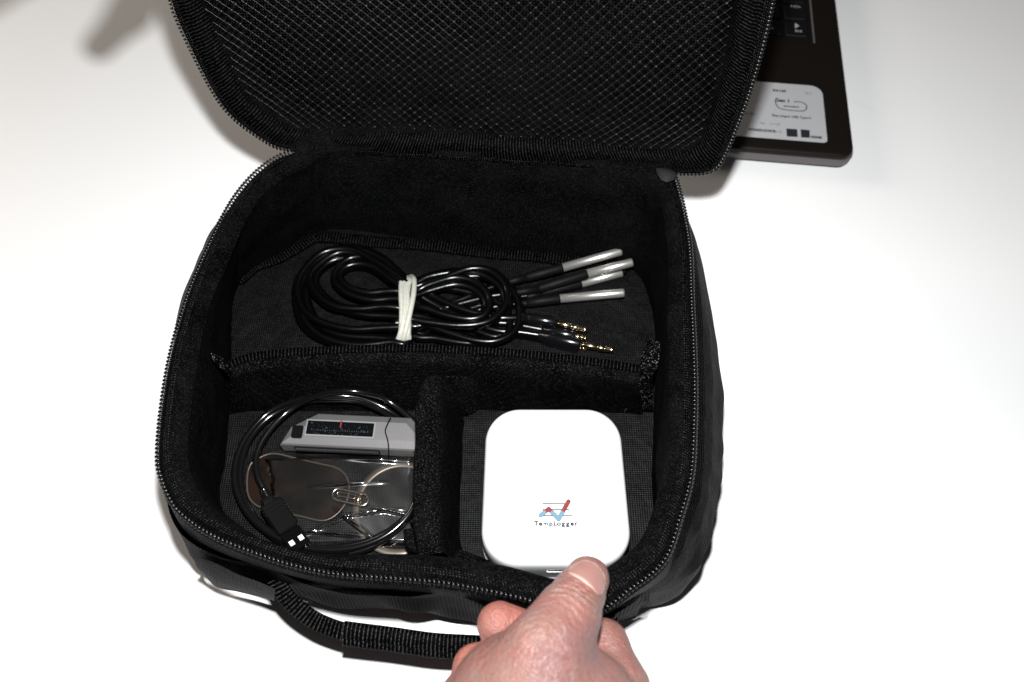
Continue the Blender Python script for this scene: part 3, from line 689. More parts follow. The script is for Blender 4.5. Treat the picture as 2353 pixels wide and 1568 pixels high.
probes = [  # thin strain, sleeve, metal : (crop start, crop end, z0, z1)
 [((1385, 398), (1500, 368), 7, 8), ((1495, 370), (1722, 308), 8, 9.5), ((1715, 310), (2082, 207), 9.5, 12)],
 [((1430, 462), (1580, 436), 8, 9), ((1572, 438), (1872, 345), 9, 11), ((1865, 347), (2150, 275), 11, 13)],
 [((1470, 530), (1515, 524), 6, 6), ((1508, 525), (1705, 497), 6, 6.5), ((1698, 498), (2100, 462), 6.5, 8)],
 [((1500, 488), (1600, 462), 3.5, 3.5), ((1590, 464), (1835, 404), 3.5, 3.5), ((1828, 406), (2085, 338), 3.5, 3.5)]]
jacks = [  # body, pin
 [((1575, 722), (1832, 778), 6, 7), ((1825, 776), (2035, 815), 7, 7)],
 [((1470, 612), (1682, 645), 7.5, 7), ((1675, 644), (1872, 692), 7, 6)],
 [((1600, 745), (1820, 798), 2.6, 2.6), ((1815, 797), (1870, 806), 2.6, 2.6)],
 [((1600, 690), (1800, 728), 2.8, 2.8), ((1795, 727), (1865, 742), 2.8, 2.8)]]
for ci, cb in enumerate(cabs):
    root = empty('sensor_cable', Q(760, 560, 0), cb['lab'], 'sensor cable', 'probe cables tied with the cream rubber band')
    z0 = probes[ci][0][2]; pts = []; jr = np.random.default_rng(50+ci)
    for k, q in enumerate(cb['tail']): pts.append((*q, z0-0.3*k))
    def lrev(i, z):
        jx, jy = jr.uniform(-13, 13, 2); s = Ls[i]; lst = [(760, s[1])]+Lh[i][::-1]+[(760, s[0])]; return [(x+jx, y+jy, z+(1.0 if n_ in (0, len(lst)-1) else 0)) for n_, (x, y) in enumerate(lst)]
    def rfwd(i, z):
        jx, jy = jr.uniform(-13, 13, 2); s = Rs[i]; lst = [(800, s[0])]+Rh[i]+[(800, s[1])]; return [(x+jx, y+jy, z) for x, y in lst]
    for kind, i, z in cb['seq']: pts += (lrev if kind == 'L' else rfwd)(i, z)
    pts += lrev(cb['end'][1], cb['end'][2])
    jb = jacks[ci][0]
    pts += [(x, y, cb['jz']+1) for x, y in cb['jack']] + [(jb[0][0]+8, jb[0][1]+1, jb[2])]
    path = crom([Q(*q) for q in pts], 7)
    path[:, 2] = np.convolve(np.pad(path[:, 2], 6, 'edge'), np.ones(13)/13, 'valid')
    path[:, 2] = np.maximum(path[:, 2], FL+CR_)
    tube('cord', path, CR_, M['pvc'], root, 12)
    th, sl, me_ = probes[ci]
    lathe('strain_relief', Q(*th[0], th[2]), Q(*th[1], th[3]), [(0, .0018), (.05, .0023), (1, .0024)], M['shrink'], root)
    lathe('sleeve', Q(*sl[0], sl[2]), Q(*sl[1], sl[3]), [(0, .0021), (.03, .0029), (.5, .0031), (.96, .0032), (1, .0029)], M['shrink'], root, 18)
    lathe('probe_tip', Q(*me_[0], me_[2]), Q(*me_[1], me_[3]), [(0, .0027), (.975, .0027), (.992, .0025), (1, .0019)], M['steel'], root, 22)
    jb, jp = jacks[ci]
    bo = lathe('plug', Q(*jb[0], jb[2]), Q(*jb[1], jb[3]), [(0, .0022), (.03, .0030), (.2, .0033), (.21, .0036), (.96, .0036), (1, .0031)], M['plug'], root, 14)
    lathe('plug_pin', Q(*jp[0], jp[2]), Q(*jp[1], jp[3]), [(0, .0017), (.5, .0017), (.51, .0015), (.53, .0015), (.54, .0017), (.72, .0017), (.73, .0015), (.75, .0015), (.76, .0017), (.9, .0012), (.93, .0016), (1, .0008)], M['gold'], root, 14)
    settle(root)
# cream rubber band wound round the waist of the bundle
mb = MB(); g = np.random.default_rng(2)
for k in range(7):
    pts = []
    dx = g.uniform(-30, 30); sk = g.uniform(-30, 30)
    for t in np.linspace(0, 2*math.pi, 17)[:-1]:
        y = 565-190*math.cos(t)*(1.0+0.01*k); z = 8.6+(10.4+0.3*k)*math.sin(t) if math.sin(t) > 0 else 2.2
        x = 755+dx*0.9+sk*math.cos(t+0.4*k)+ (y-565)*-0.04 + 8*math.sin(2*t+k)+g.normal(0, 1.5)
        pts.append(Q(x, y, z))
    path = crom(pts, 6, closed=True); path = np.vstack([path, path[:1]])
    mb.add(*tube_data(path, 0.00150+0.0002*g.random(), 8, False))
rb = mb.build('rubber_band', M['rubber']); tag(rb, 'cream rubber band wound tightly around the black sensor cables', 'rubber band')

# ------------------------------------------------------------------ front left compartment
c2 = dcrop(850, 1450, 1.96)
def Q2(x, y, z): px, py = c2(x, y); return P(px, py, FL+z/1000)
# dark rounded tag and clear ring joined by an oval link
kt = empty('key_fob', Q2(1000, 960, 1), 'dark glossy tag joined to a bronze ring by an oval link, under clear film', 'key fob')
tagpts = [(340, 655), (440, 632), (600, 668), (760, 705), (900, 738), (975, 790), (1005, 870), (1000, 960), (955, 1050), (880, 1120), (790, 1145), (650, 1115), (480, 1078), (330, 1045), (245, 975), (225, 850), (250, 720)]
tp_ = crom([Q2(x, y, 3.0) for x, y in tagpts], 5, closed=True); n = len(tp_); ctr = tp_.mean(0)
V = list(tp_-np.array([0, 0, .0016]))+list(tp_)+[ctr]
mesh_obj('dark_tag', V, [(j, (j+1) % n, n+(j+1) % n, n+j) for j in range(n)]+[(n+j, n+(j+1) % n, 2*n) for j in range(n)], M['tag'], kt, smooth=False)
pth = np.vstack([tp_, tp_[:1]]); tube('tag_rim', pth, 0.00055, M['brown_metal'], kt, 8, False)
rc = Q2(1390, 1045, 2.6); rad = 0.0233
an = np.linspace(0, 2*math.pi, 73); pth = np.stack([rc[0]+rad*np.cos(an), rc[1]+rad*1.06*np.sin(an), np.full(73, rc[2])], 1)
sweep('ring', pth, superell(0.0019, 0.0007, 12, 0.8), M['brown_metal'], kt)
V = [rc-np.array([0, 0, .0003])]+[rc+np.array([(rad-.001)*math.cos(t), (rad-.001)*1.06*math.sin(t), -.0003]) for t in an[:-1]]
mesh_obj('clear_disc', V, [(0, 1+j, 1+(j+1) % 72) for j in range(72)], M['film'], kt)
def stadium(a, b_, hw, n=12):
    a = np.array(a); b_ = np.array(b_); d = (b_-a)/np.linalg.norm(b_-a); s = np.array([-d[1], d[0], 0]); out = []
    for i in range(n+1):
        t = math.pi*i/n; out.append(b_+hw*(s*math.cos(t)+d*math.sin(t)))
    for i in range(n+1):
        t = math.pi*i/n; out.append(a+hw*(-s*math.cos(t)-d*math.sin(t)))
    return np.array(out+[out[0]])
tube('oval_link', stadium(Q2(925, 945, 5.2), Q2(1108, 985, 5.2), 0.0033), 0.00080, M['nickel'], kt, 8, False)
tube('inner_bar', stadium(Q2(930, 940, 4.4), Q2(1040, 962, 4.4), 0.0011, 6), 0.00035, M['nickel'], kt, 6, False)
lathe('gold_bead', Q2(1085, 945, 4.8), Q2(1075, 1005, 4.8), [(0, .0014), (.1, .0017), (.9, .0017), (1, .0014)], M['gold'], kt, 10)
settle(kt)
# silver gadget with scale window
gd = empty('pocket_gadget', Q2(960, 480, 1), 'silver pocket gadget with a dark scale window, red pointer and ribbed thumb slot', 'gadget')
ZT = 15.0
A = Q2(480, 545, ZT-1.2); B = Q2(1475, 592, ZT-1.2); Cc = Q2(760, 322, ZT)
xd = (B-A); xd[2] = 0; xd /= np.linalg.norm(xd); yd = np.array([-xd[1], xd[0], 0])
gm = basis(A*np.array([1, 1, 0])+np.array([0, 0, FL+0.002]), xd, yd)
ginv = gm.inverted()
def GL(x, y, z): q = ginv @ Vector(Q2(x, y, z)); return q.x, q.y, q.z
wG = GL(1475, 592, ZT)[0]+0.010; dG = GL(1000, 318, ZT)[1]; xl = GL(760, 322, ZT)[0]; xb = GL(590, 425, ZT)
tz = (ZT-2)/1000
ol = [(-0.0006, -0.0005), (wG, -0.0005), (wG, dG-0.012), (wG-0.012, dG), (xl, dG), (xb[0]-0.003, xb[1]+0.001)]
slab('body', ol, [(0.0008, 0), (0, 0.001), (0, tz-0.0036), (0.0006, tz-0.0026), (0.0042, tz-0.0004), (0.0048, tz)], M['silver'], gd, gm, smooth=False)
w4 = [GL(690, 380, ZT), GL(1200, 405, ZT), GL(1190, 505, ZT), GL(680, 488, ZT)]
x0, x1 = (w4[0][0]+w4[3][0])/2, (w4[1][0]+w4[2][0])/2; y1, y0 = (w4[0][1]+w4[1][1])/2, (w4[2][1]+w4[3][1])/2
fm_ = slab('window_frame', [(x0-.001, y0-.001), (x1+.001, y0-.001), (x1+.001, y1+.001), (x0-.001, y1+.001)], [(0, tz-.001), (0, tz+.0002), (.0003, tz+.0005)], M['bright'], gd, gm, smooth=False)
slab('scale_window', [(x0, y0), (x1, y0), (x1, y1), (x0, y1)], [(0, tz), (0, tz+.0007), (.0002, tz+.0009)], M['glassdark'], gd, gm, smooth=False)
rp_ = GL(945, 425, ZT); box('red_pointer', (rp_[0]-.0004, rp_[1]-.0012, tz+.0009), (rp_[0]+.0004, rp_[1]+.0030, tz+.0012), M['red'], gd, gm)
mb = MB(); g = np.random.default_rng(5)
ink = base_mat('grey_scale_print', (0.07, 0.07, 0.07), 0.4, 0.4)[0]
for k in range(26):
    xx = x0+0.003+(x1-x0-0.006)*k/25; hh_ = 0.0012 if k % 5 == 0 else 0.0006
    v = [tuple(gm @ Vector(p)) for p in ((xx-.00012, y0+.0022, tz+.00095), (xx+.00012, y0+.0022, tz+.00095), (xx+.00012, y0+.0022+hh_, tz+.00095), (xx-.00012, y0+.0022+hh_, tz+.00095))]
    mb.add(v, [(0, 1, 2, 3)])
mb.build('scale_print', ink, gd, smooth=False)['kind'] = 'stuff'
l4 = GL(572, 450, ZT); slab('side_logo', rounded_poly(.0062, .0075, .0012, 3), [(0, -.0002), (0, .0003)], M['plug'], gd, gm @ Matrix.Translation((l4[0]+0.003, l4[1]-0.001, tz)), smooth=False)
s0 = GL(590, 600, 8)[0]; s1 = GL(1240, 640, 8)[0]
box('thumb_slot', (s0, -0.0011, 0.0030), (s1, -0.0004, 0.0082), M['plug'], gd, gm)
mb = MB(); nk = 44
for k in range(nk):
    xx = s0+0.001+(s1-s0-0.002)*k/(nk-1)
    v, f, _ = tube_data(np.array([gm @ Vector((xx, -0.0012, 0.0036)), gm @ Vector((xx, -0.0018, 0.0056)), gm @ Vector((xx, -0.0012, 0.0076))], dtype=float), 0.00042, 5, True, up=(1, 0, 0)); mb.add(v, f)
kn = mb.build('thumb_ribs', M['knurl'], gd); kn['kind'] = 'stuff'
cr = crom([Q2(x, y, z) for x, y, z in ((1325, 360, ZT+.6), (1300, 410, ZT+.6), (1284, 460, ZT+.6), (1300, 520, ZT+.6), (1308, 570, ZT-.5), (1310, 620, 9), (1310, 660, 5))], 5)
tube('bag_edge_seam', cr, 0.0004, M['pvc'], gd, 6)  # thin black line standing for the clear bag's edge seam
settle(gd)
# clear plastic film bag over both
def film_z(x, y):
    return 0.0062+0.0012*math.sin(x*70+2*math.sin(y*50))+0.0007*math.sin(y*120+x*60)+0.00025*math.sin((x+y)*230+1.7*math.sin(x*90))
nx, ny = 150, 110; V = []; F = []; UV = []
corner = [Q2(335, 662, 0), Q2(1560, 640, 0), Q2(1560, 1385, 0), Q2(420, 1370, 0)]
for j in range(ny):
    for i in range(nx):
        a, b_ = i/(nx-1), j/(ny-1); e = (1+0.012*math.sin(b_*17)+0.008*math.sin(b_*41))
        a2 = 0.5+(a-0.5)*e
        p = (corner[0]*(1-a2)+corner[1]*a2)*(1-b_)+(corner[3]*(1-a2)+corner[2]*a2)*b_
        z = FL+film_z(p[0], p[1])
        # sharp creases
        for (cx, cy, an_, amp) in ((0.66, 0.66, -0.2, .0030), (0.35, 0.80, -0.5, .0022), (0.45, 0.86, 0.12, .0024), (0.75, 0.10, 0.05, .0022), (0.86, 0.66, 0.28, .0034), (0.55, 0.36, -0.12, .002), (0.6, 0.80, 0.9, .0026)):
            d = (a-cx)*math.sin(an_)-(b_-cy)*math.cos(an_); l = (a-cx)*math.cos(an_)+(b_-cy)*math.sin(an_)
            z += amp*max(0, 1-abs(d)/0.022)*max(0, 1-abs(l)/0.26)
        edge = min(a, 1-a, b_, 1-b_); z = FL+0.0006+(z-FL-0.0006)*min(1, edge*14)
        V.append((p[0], p[1], z)); UV.append((a, b_))
for j in range(ny-1):
    for i in range(nx-1): F.append((j*nx+i, (j+1)*nx+i, (j+1)*nx+i+1, j*nx+i+1))
fb = mesh_obj('plastic_bag', V, F, M['film'], None, UV); tag(fb, 'crinkled clear plastic bag lying over the dark tag inside the usb cable coil', 'plastic bag')
# usb cable: coil and plug
uc = empty('usb_cable', Q2(820, 800, 0), 'glossy black usb cable coiled in the front left compartment with its plug inside', 'usb cable')
cx_, cy_ = 865, 782; g = np.random.default_rng(21)
def el(a, rx, ry, z, dx=0, dy=0):
    return (cx_+dx+rx*math.cos(a), cy_+dy-ry*math.sin(a), z)
pts = [(385, 965, 6.5), (345, 890, 8), (305, 800, 9.5), (290, 700, 10), (312, 600, 10.5), (370, 490, 11), (470, 370, 11), (610, 265, 11.5), (780, 180, 12), (960, 150, 12), (1130, 165, 12), (1290, 225, 12), (1430, 320, 11), (1530, 430, 9), (1590, 600, 7), (1605, 780, 6)]
a0 = -0.05
turns = [(735, 620, 4, 0, 6), (690, 560, 7, 14, 10), (712, 600, 9, -16, 0)]
for ti, (rx, ry, z, dx, dy) in enumerate(turns):
    for k in range(18):
        a = -2*math.pi*k/18+a0-0.15
        nxt = turns[min(ti+1, 2)]; t = k/18
        rxx = rx*(1-t)+nxt[0]*t; ryy = ry*(1-t)+nxt[1]*t; zz_ = z*(1-t)+nxt[2]*t
        rxx += 10*math.sin(3*a+ti*2); ryy += 12*math.sin(2*a+ti)
        if math.sin(a) > 0: ryy += (30 if ti == 0 else 0)
        pts.append(el(a, rxx, ryy, zz_+1.2*math.sin(2*a+ti), dx*(1-t)+nxt[3]*t, dy))
pts += [(1540, 950, 8), (1400, 1200, 7), (1180, 1345, 6), (1000, 1400, 5)]
def QL(x, y, z):
    px, py = c2(x, y); zf = max(0.0, .052-(py-832)/95*.046)
    return P(px, py, FL+max(z/1000, (zf+.0035) if py < 945 else 0))
pth = crom([QL(*q) for q in pts], 6)
pth[:, 2] = np.convolve(np.pad(pth[:, 2], 4, 'edge'), np.ones(9)/9, 'valid')
tube('cord', pth, 0.00175, M['usbpvc'], uc, 12)
A = Q2(345, 895, 8.2); B = Q2(395, 985, 6.5)
lathe('strain_relief', A, B, [(0, .0020), (.2, .0026), (.25, .0022), (.45, .0028), (.5, .0023), (.7, .0030), (.75, .0025), (1, .0034)], M['usbpvc'], uc, 14)
A = Q2(372, 975, 7.5); B = Q2(668, 1400, 9.5); dirv = (B-A); Lp = np.linalg.norm(dirv); dirv /= Lp
um = basis(A, dirv, np.cross((0, 0, 1), dirv)) @ Matrix.Rotation(R(-12), 4, 'X')
box('collar', (0.0, -.0036, -.0026), (.0035, .0036, .0026), M['matt_plug'], uc, um, .0014)
box('plug_body', (.0040, -.0062, -.0036), (.0240, .0062, .0036), M['matt_plug'], uc, um, .0018)
for k in range(3): box('grip_rib', (.0062+k*.0022, -.0065, .0030), (.0070+k*.0022, .0065, .0040), M['matt_plug'], uc, um)
sh_ = box('plug_shell', (.0240, -.0055, -.0022), (.0365, .0055, .0022), base_mat('dark_chrome', (0.05, 0.048, 0.045), .25, .5, 1.0)[0], uc, um, .0005)
for s in (-1, 1): box('contact_window', (.0300, s*.0027-.00125, .0022), (.0329, s*.0027+.00125, .00235), M['hole'], uc, um)
settle(uc)

# ------------------------------------------------------------------ white temperature logger
ZL = 0.040
lg = empty('temperature_logger', P(1276, 1120, FL), 'white rounded square temperature logger lying in the front right compartment', 'temperature logger')
lm = basis(P(1276, 1118, 0)*np.array([1, 1, 0])+np.array([0, 0, FL]), (1, 0.0, 0), (0, 1, 0))
li = lm.inverted()
def LLp(px, py, z=ZL): q = li @ Vector(P(px, py, z)); return q.x, q.y
wL = (LLp(1441, 1118)[0]-LLp(1110, 1118)[0]); yT = LLp(1276, 934)[1]; yB = LLp(1276, 1298)[1]
ol = rounded_poly(wL, yT-yB, 0.0185, 14); cyl = (yT+yB)/2; cxl = (LLp(1441, 1118)[0]+LLp(1110, 1118)[0])/2
ol = [(a*(1-0.055*(b_/(yT-yB)))+cxl, b_+cyl) for a, b_ in ol]
hL = ZL-FL
slab('body', ol, [(0.003, 0.0), (0.0010, 0.001), (0.0006, 0.004), (0, hL-0.012), (0, hL-0.0055), (0.0006, hL-0.0030), (0.0018, hL-0.0014), (0.0036, hL-0.0004), (0.0060, hL)], M['white'], lg, lm)
slab('base_seam', ol, [(-0.00015, 0.0068), (-0.00015, 0.0074)], base_mat('grey_seam', (0.35, 0.35, 0.36), .5)[0], lg, lm)
# port slot on the front edge
px_ = LLp(1285, 1310, 0.030)[0]; yF = yB
box('usb_port', (px_-.0055, yF-.0003, hL-.0125), (px_+.0095, yF+.004, hL-.0090), M['plug'], lg, lm)
box('port_rim', (px_-.0060, yF-.00045, hL-.0131), (px_+.0100, yF+.003, hL-.0125), M['bright'], lg, lm)
# printed emblem: chart lines, a blue and red zigzag, and the word
c6 = dcrop(2050, 1900, 8.712)
def L6(x, y): px, py = c6(x, y); return LLp(px, py)
zt = hL+0.00012
def bar2(x0, y0, x1, y1, w_, z, nm, mat, capn=0):
    a = np.array([x0, y0]); b_ = np.array([x1, y1]); d = (b_-a)/np.linalg.norm(b_-a); s = np.array([-d[1], d[0]])*w_/2
    V = [a+s, a-s, b_-s, b_+s]; pts = [a-s, b_-s, b_+s, a+s]
    return pts
def flat(nm, polys, mat, z):
    mb_ = MB()
    for p in polys: mb_.add([tuple(lm @ Vector((float(a), float(b_), z))) for a, b_ in p], [tuple(range(len(p)))])
    return mb_.build(nm, mat, lg, smooth=False)
lw = 0.00060
flat('chart_lines', [bar2(*L6(595, 598), *L6(1355, 600), lw, 0, '', None), bar2(*L6(595, 800), *L6(1525, 803), lw, 0, '', None), bar2(*L6(600, 1008), *L6(1625, 1010), lw, 0, '', None)], M['ink'], zt)
zig = [L6(540, 998), L6(815, 772), L6(1150, 1125), L6(1488, 518)]
zig = [np.array(q) for q in zig]
def split_t(a, b_, yv): return (yv-a[1])/(b_[1]-a[1])
ysp = L6(1300, 860)[1]
def seg_poly(a, b_, w_, c0=False, c1=False):
    d = (b_-a)/np.linalg.norm(b_-a); s = np.array([-d[1], d[0]])*w_/2; out = []
    out += [a+s*math.cos(t)-d*w_/2*math.sin(t) for t in np.linspace(0, math.pi, 9)] if c0 else [a+s, a-s]
    out += [b_-s*math.cos(t)+d*w_/2*math.sin(t) for t in np.linspace(0, math.pi, 9)] if c1 else [b_-s, b_+s]
    return out
def zig_polys(w_, which):
    out = []
    m1 = zig[0]+(zig[1]-zig[0])*split_t(zig[0], zig[1], ysp); m2 = zig[1]+(zig[2]-zig[1])*split_t(zig[1], zig[2], ysp); m3 = zig[2]+(zig[3]-zig[2])*split_t(zig[2], zig[3], ysp)
    if which != 'red': out += [seg_poly(zig[0], m1, w_, True, False), seg_poly(m2, zig[2], w_, False, True), seg_poly(zig[2], m3, w_, True, False)]
    if which != 'blue': out += [seg_poly(m1, zig[1], w_, False, True), seg_poly(zig[1], m2, w_, True, False), seg_poly(m3, zig[3], w_, False, True)]
    return out
W_ = 0.00195
for i, p in enumerate(zig_polys(W_+0.00034, 'all')): flat('zigzag_outline', [p], base_mat('dark_outline_ink', (0.02, 0.025, 0.03), .5)[0] if i == 0 else bpy.data.materials['dark_outline_ink'], zt+0.00002+0.000006*i)
for i, p in enumerate(zig_polys(W_, 'blue')): flat('zigzag_blue', [p], M['blue'], zt+0.00007+0.000006*i)
for i, p in enumerate(zig_polys(W_, 'red')): flat('zigzag_red', [p], M['red'], zt+0.00010+0.000006*i)
word = 'TempLogger'; xs = [390, 535, 712, 890, 1030, 1162, 1310, 1460, 1612, 1740]
tx0 = L6(325, 1260); tx1 = L6(1775, 1260); capy = abs(L6(1000, 1190)[1]-L6(1000, 1340)[1])
for ch, x in zip(word, xs):
    q = L6(x, 1340)
    cu_m = lm @ Matrix.Translation((q[0], q[1], zt+0.00005))
    cu = bpy.data.curves.new('letter', 'FONT'); cu.body = ch; cu.size = capy/0.70; cu.align_x = 'CENTER'; cu.resolution_u = 3; cu.offset = capy*0.065
    t = bpy.data.objects.new('tmp', cu); COL.objects.link(t); bpy.context.view_layer.update()
    me = bpy.data.meshes.new_from_object(t.evaluated_get(bpy.context.evaluated_depsgraph_get())); bpy.data.objects.remove(t)
    me.transform(cu_m @ Matrix.Diagonal((1.12 if ch not in 'm' else 0.92, 1, 1, 1))); me.materials.clear(); me.materials.append(M['ink'])
    o = bpy.data.objects.new('letter', me); COL.objects.link(o); o.parent = lg
settle(lg)

# ------------------------------------------------------------------ laptop behind the case
ZP = 0.016
lt = empty('laptop', P(1960, 350, 0), 'dark brown laptop with a silver specification sticker on its palm rest', 'laptop')
a = P(1690, 343, ZP); b_ = P(1940, 363, ZP); xd = b_-a; xd /= np.linalg.norm(xd)
pm0 = basis(P(1966, 362, ZP)*np.array([1, 1, 0]), xd, (0, 0, 0) if False else np.array([-xd[1], xd[0], 0]))
pi0 = pm0.inverted()
def LL(px, py, z=ZP): q = pi0 @ Vector(P(px, py, z)); return q.x, q.y
WX = 0.34; DY = 0.235
def shift(pts, dx, dy): return [(p[0]+dx, p[1]+dy) for p in pts]
ol = shift(rounded_poly(WX, DY, 0.010, 8), -WX/2, DY/2)
slab('base', ol, [(0.003, 0.0035), (0.0006, 0.0050), (0, 0.0075), (0, ZP-0.0035)], M['lapedge'], lt, pm0)
slab('palm_rest', ol, [(-0.0001, ZP-0.0036), (0.0004, ZP-0.0012), (0.0014, ZP-0.0002), (0.0030, ZP)], M['lapbody'], lt, pm0)
for q in ((-0.02, 0.02), (-0.32, 0.02), (-0.02, 0.21), (-0.32, 0.21)):
    slab('foot', rounded_poly(.016, .008, .003, 4), [(0, 0), (0, .0036)], M['knurl'], lt, pm0 @ Matrix.Translation((*q, 0)), smooth=False)
r1 = dcrop(2850, 250, 4.48)
def S1(x, y): px, py = r1(x, y); return LL(px, py, ZP)
tr_ = S1(1640, 400); br_ = S1(1690, 1385); bl_ = S1(100, 1240)
sx1 = (tr_[0]+br_[0])/2; sy0 = br_[1]; sy1 = S1(1200, 365)[1]; sx0 = sx1-0.066
sol = []
for cx, cy, r_, a0 in ((sx1-.0085, sy1-.0085, .0085, 0), (sx0+.003, sy1-.003, .003, 90), (sx0+.003, sy0+.003, .003, 180), (sx1-.003, sy0+.003, .003, 270)):
    for i in range(8): t = R(a0+90*i/7); sol.append((cx+r_*math.cos(t), cy+r_*math.sin(t)))
stk = slab('sticker', sol, [(0, ZP-.0001), (0, ZP+.0001), (.0002, ZP+.00015)], M['sticker'], lt, pm0, smooth=False)
def stext(s, x, y, h, mat, bold=0.0, sp=1.0, wid=None):
    q = S1(x, y); o = text_mesh('sticker_lettering', s, h, mat, stk, pm0 @ Matrix.Translation((q[0], q[1], ZP+.00022)), bold, sp)
    if wid:
        pass
    return o
stext('RA16S', 870, 475, .0030, M['stickink'], .00018, 1.15); stext('Specs', 1375, 515, .0022, M['stickgrey'])
stext('Gen 1', 925, 648, .0042, M['stickink'], .000182, 1.0); stext('processor', 1080, 750, .0026, M['stickgrey'], .0001)
stext('Easy plug-in USB Type-C', 1085, 930, .0027, M['stickgrey'], .00010, 1.0)
stext('SSD', 575, 1045, .0022, M['stickgrey']); stext('512 GB', 790, 1060, .0022, M['stickgrey'])
stext('WINDOWS', 560, 1170, .0032, M['stickink'], .000182, 1.2); stext('Wi-Fi', 840, 1195, .0024, M['stickgrey'])
stext('HDMI', 1515, 1290, .0028, M['stickink'], .00018, 1.1); stext('Full HD', 330, 875, .0026, M['stickgrey'])
def sflat(nm, pts, mat, dz=.00025):
    V = [tuple(pm0 @ Vector((*S1(x, y), ZP+dz))) for x, y in pts]; return mesh_obj(nm, V, [tuple(range(len(V)))[::-1]], mat, stk, smooth=False)
sflat('energy_mark', [(990, 1135), (1180, 1150), (1190, 1285), (1000, 1275)], M['stickink'])
sflat('screen_mark', [(1240, 1150), (1400, 1165), (1400, 1300), (1250, 1290)], M['stickink'])
clip = [(1120, 665), (1240, 672), (1310, 700), (1345, 750), (1330, 805), (1270, 830), (1100, 822), (950, 805), (860, 775), (815, 720), (800, 640), (830, 605)]
tube('clip_mark', crom([pm0 @ Vector((*S1(x, y), ZP+.0002)) for x, y in clip], 5), .00038, M['stickgrey'], stk, 5, False)
# keyboard
k4 = dcrop(2950, 0, 5.8825); k5 = dcrop(2500, 0, 1.96)
def K4(x, y): px, py = k4(x, y); return LL(px, py)
def K5(x, y): px, py = k5(x, y); return LL(px, py)
e0 = K4(1190, 0); e1 = K4(1335, 980)
kb = slab('keyboard_bed', [(e1[0]-.30, e1[1]), (e1[0], e1[1]), (e1[0], e1[1]+.115), (e1[0]-.30, e1[1]+.115)], [(0, ZP-.0004), (0, ZP+.0001)], M['key'], lt, pm0, smooth=False)
box('bed_edge', (e1[0], e1[1]-.0008, ZP), (e1[0]+.0011, e1[1]+.12, ZP+.0006), M['lapedge'], lt, pm0)
ka = K5(1110, 290); kb_ = K5(1290, 160)
kw = 0.0160; kh = 0.0150; px0 = K5(1200, 290)[0]; py0 = K5(1200, 288)[1]
key_me = None
for r_i in range(3):
    for c_i in range(4):
        m_ = pm0 @ Matrix.Translation((px0-c_i*0.0190, py0+kh/2+r_i*0.0185, ZP))
        if key_me is None:
            key_me = slab('key', rounded_poly(kw, kh, .0015, 3), [(0, 0), (0, .0010), (.0006, .0014)], M['key'], kb, Matrix.Identity(4), smooth=False); o = key_me
        else:
            o = key_me.copy(); COL.objects.link(o)
        o.parent = kb; o.matrix_world = m_
def ktext(s, x, y, h):
    q = K4(x, y); text_mesh('key_lettering', s, h, M['keyink'], kb, pm0 @ Matrix.Translation((q[0], q[1], ZP+.0016)), .00006)
ktext('PgDn', 910, 195, .0034); ktext('End', 980, 755, .0034); ktext('Home', 290, 680, .0030)
tri = [K4(900, 570), K4(900, 690), K4(1000, 640)]
mesh_obj('key_arrow', [tuple(pm0 @ Vector((*q, ZP+.0016))) for q in tri], [(0, 1, 2)], M['keyink'], kb, smooth=False)
settle(lt)

# ------------------------------------------------------------------ the hands
def surface_nets(f, origin, h):
    s = f < 0; nx_, ny_, nz_ = f.shape
    cnt = np.zeros((nx_-1, ny_-1, nz_-1), dtype=np.int8); acc = np.zeros((nx_-1, ny_-1, nz_-1, 3), dtype=np.float32)
    cs = [(0, 0, 0), (1, 0, 0), (0, 1, 0), (1, 1, 0), (0, 0, 1), (1, 0, 1), (0, 1, 1), (1, 1, 1)]
    def sl(c): return tuple(slice(c[a], c[a]+f.shape[a]-1) for a in range(3))
    tot = sum(s[sl(c)].astype(np.int8) for c in cs); act = (tot > 0) & (tot < 8)
    idx = np.argwhere(act); ids = -np.ones(act.shape, dtype=np.int32); ids[act] = np.arange(len(idx))
    vals = np.stack([f[idx[:, 0]+c[0], idx[:, 1]+c[1], idx[:, 2]+c[2]] for c in cs], 1); cs_ = np.array(cs, dtype=np.float32)
    pos = np.zeros((len(idx), 3)); num = np.zeros(len(idx))
    for a in range(8):
        for b in range(a+1, 8):
            if np.abs(cs_[a]-cs_[b]).sum() != 1: continue
            va, vb = vals[:, a], vals[:, b]; m = (va < 0) != (vb < 0); t = np.where(m, va/np.where(m, va-vb, 1), 0)
            pos += np.where(m[:, None], cs_[a]+(cs_[b]-cs_[a])*t[:, None], 0); num += m
    pos = (pos/num[:, None]+idx)*h+origin
    faces = []
    for ax in range(3):
        lo_ = [slice(1, -1)]*3; hi_ = [slice(1, -1)]*3; lo_[ax] = slice(0, -1); hi_[ax] = slice(1, None)
        a = s[tuple(lo_)]; b = s[tuple(hi_)]; e = np.argwhere(a != b); fl = a[tuple(e.T)]
        off_ = [1, 1, 1]; off_[ax] = 0; e = e+np.array(off_)
        u, v = [(1, 2), (2, 0), (0, 1)][ax]
        du = np.zeros(3, int); dv = np.zeros(3, int); du[u] = 1; dv[v] = 1
        q = [ids[tuple((e-d).T)] for d in (0*du, du, du+dv, dv)]
        q = np.stack(q, 1); q = np.where(fl[:, None], q, q[:, ::-1]); faces.append(q)
    fc = np.concatenate(faces); fc = fc[(fc >= 0).all(1)]
    return pos, fc
def cap(p, a, b, ra, rb, sq=None):
    a = np.asarray(a); b = np.asarray(b); d = b-a; L2 = d @ d
    t = np.clip(((p-a) @ d)/L2, 0, 1); q = p-a-t[..., None]*d
    return np.sqrt((q*q).sum(-1))-(ra+(rb-ra)*t)
